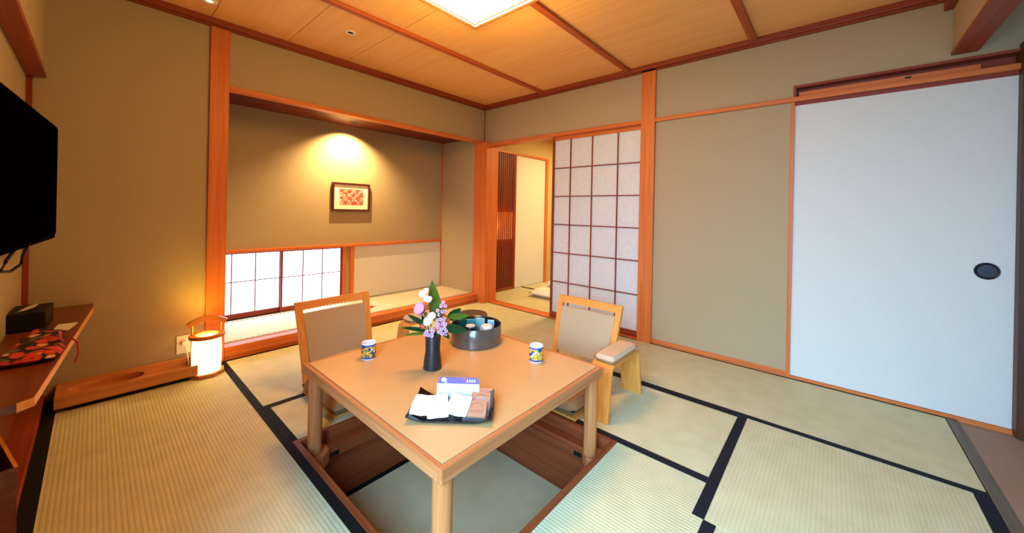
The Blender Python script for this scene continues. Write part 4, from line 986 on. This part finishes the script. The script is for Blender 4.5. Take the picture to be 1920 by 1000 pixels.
# paper packets
def snack_packet(x, y, rz, lean, label, w=0.088, h_=0.080, z=0.012, roll=0.0):
    t = thing('snack_packet', label, 'packet', tl(x, y, z), TR + rz, 'white paper snack packets on the black tray')
    bm = pillow(w, h_, 0.016, 0.0, 10, 10, 0.6)
    for v_ in bm.verts:
        v_.co.z += 0.0022 * math.sin(v_.co.x * 130 + x * 40) * math.cos(v_.co.y * 90)
    mt = Matrix.Rotation(lean, 4, 'X') @ Matrix.Rotation(roll, 4, 'Y') @ Matrix.Translation((0, h_ / 2, 0))
    bmesh.ops.transform(bm, matrix=mt, verts=bm.verts[:])
    O('wrapper', bm, M_WHITE, t, smooth=True)
    bm = bmesh.new()
    for k in range(3): bx(bm, -0.010 + k * 0.006, -0.006 + k * 0.006, h_ * 0.22 + 0.032, h_ * 0.22 + 0.040, 0.0166, 0.0172)
    bmesh.ops.transform(bm, matrix=mt @ Matrix.Translation((0, -h_ / 2, 0)), verts=bm.verts[:])
    O('printed_mark', bm, M_PINKTXT, t)
    return t
snack_packet(-0.100, -0.068, R(-6), R(26), 'white paper snack packet at the outer end of the black tray', 0.096, 0.082)
snack_packet(-0.040, -0.076, R(14), R(30), 'white paper snack packet leaning between the other two packets', 0.075, 0.088, 0.010)
snack_packet(0.018, -0.060, R(-16), R(34), 'white paper snack packet beside the wrapped cookies', 0.082, 0.076, 0.012)
# cookies
def cookie(x, y, rz, lean, z, label):
    t = thing('wrapped_cookie', label, 'cookie', tl(x, y, z), TR + rz, 'wrapped brown cookies on the black tray')
    mt = Matrix.Rotation(lean, 4, 'X')
    bm = bmesh.new(); bx(bm, -0.036, 0.036, -0.004, 0.056, 0.002, 0.014, 0.005); bmesh.ops.transform(bm, matrix=mt, verts=bm.verts[:])
    O('biscuit', bm, M_COOKIE, t, smooth=True)
    bm = bmesh.new()
    tube([(0.024 * math.cos(a), 0.022 + 0.024 * math.sin(a), 0.0142) for a in [math.pi * (0.1 + 0.8 * k / 10) for k in range(11)]], 0.0012, 6, bm)
    for k in range(5):
        xk = -0.020 + k * 0.0095
        bx(bm, xk, xk + 0.006, 0.012, 0.0135, 0.0138, 0.0150); bx(bm, xk + 0.002, xk + 0.0036, 0.010, 0.022, 0.0138, 0.0150); bx(bm, xk, xk + 0.006, 0.018, 0.0195, 0.0138, 0.0150)
    bmesh.ops.transform(bm, matrix=mt, verts=bm.verts[:])
    O('embossing', bm, M_COOKIE2, t)
    bm = pillow(0.092, 0.094, 0.026, -0.004, 14, 14, 0.5)
    for v_ in bm.verts:
        v_.co.y += 0.026; v_.co.z += 0.003 * math.sin(v_.co.x * 190) * math.sin(v_.co.y * 140)
    bmesh.ops.transform(bm, matrix=mt, verts=bm.verts[:])
    O('clear_wrapper', bm, M_WRAP, t, smooth=True)
cookie(0.090, -0.058, R(-4), R(34), 0.010, 'clear wrapped brown cookie nearest the front of the black tray')
cookie(0.100, -0.010, R(-2), R(38), 0.016, 'clear wrapped brown cookie leaning behind the front cookie')

# ================================================================== ALCOVE FLOOR PAPERS, BEDDING
tag(O('red_leaflet', B(-0.05, 0.05, -0.07, 0.07, 0.0, 0.002), M_RED, None, (-1.315, 0.335, 0.0965), (0, 0, R(35))), 'red paper leaflet lying on the alcove mat behind the chair', 'leaflet')
tag(O('white_leaflet', B(-0.10, 0.10, -0.07, 0.07, 0.0, 0.002), M_WHITE, None, (-1.47, 0.42, 0.0965), (0, 0, R(8))), 'white paper sheet lying on the alcove mat behind the chair', 'leaflet')
fb = thing('futon', 'white folded futon bedding on the floor of the next room', 'bedding', (1.16, -0.68, 0.001), R(4))
O('mattress', pillow(1.1, 0.92, 0.10, 0.0, 20, 18, 0.4), M_FUTON, fb, smooth=True)
bm = pillow(0.86, 0.72, 0.12, 0.085, 18, 16, 0.5)
for v_ in bm.verts: v_.co.z += 0.012 * math.sin(v_.co.x * 11) * math.sin(v_.co.y * 9 + 1); v_.co.x += 0.14
O('quilt', bm, M_FUTON, fb, smooth=True)
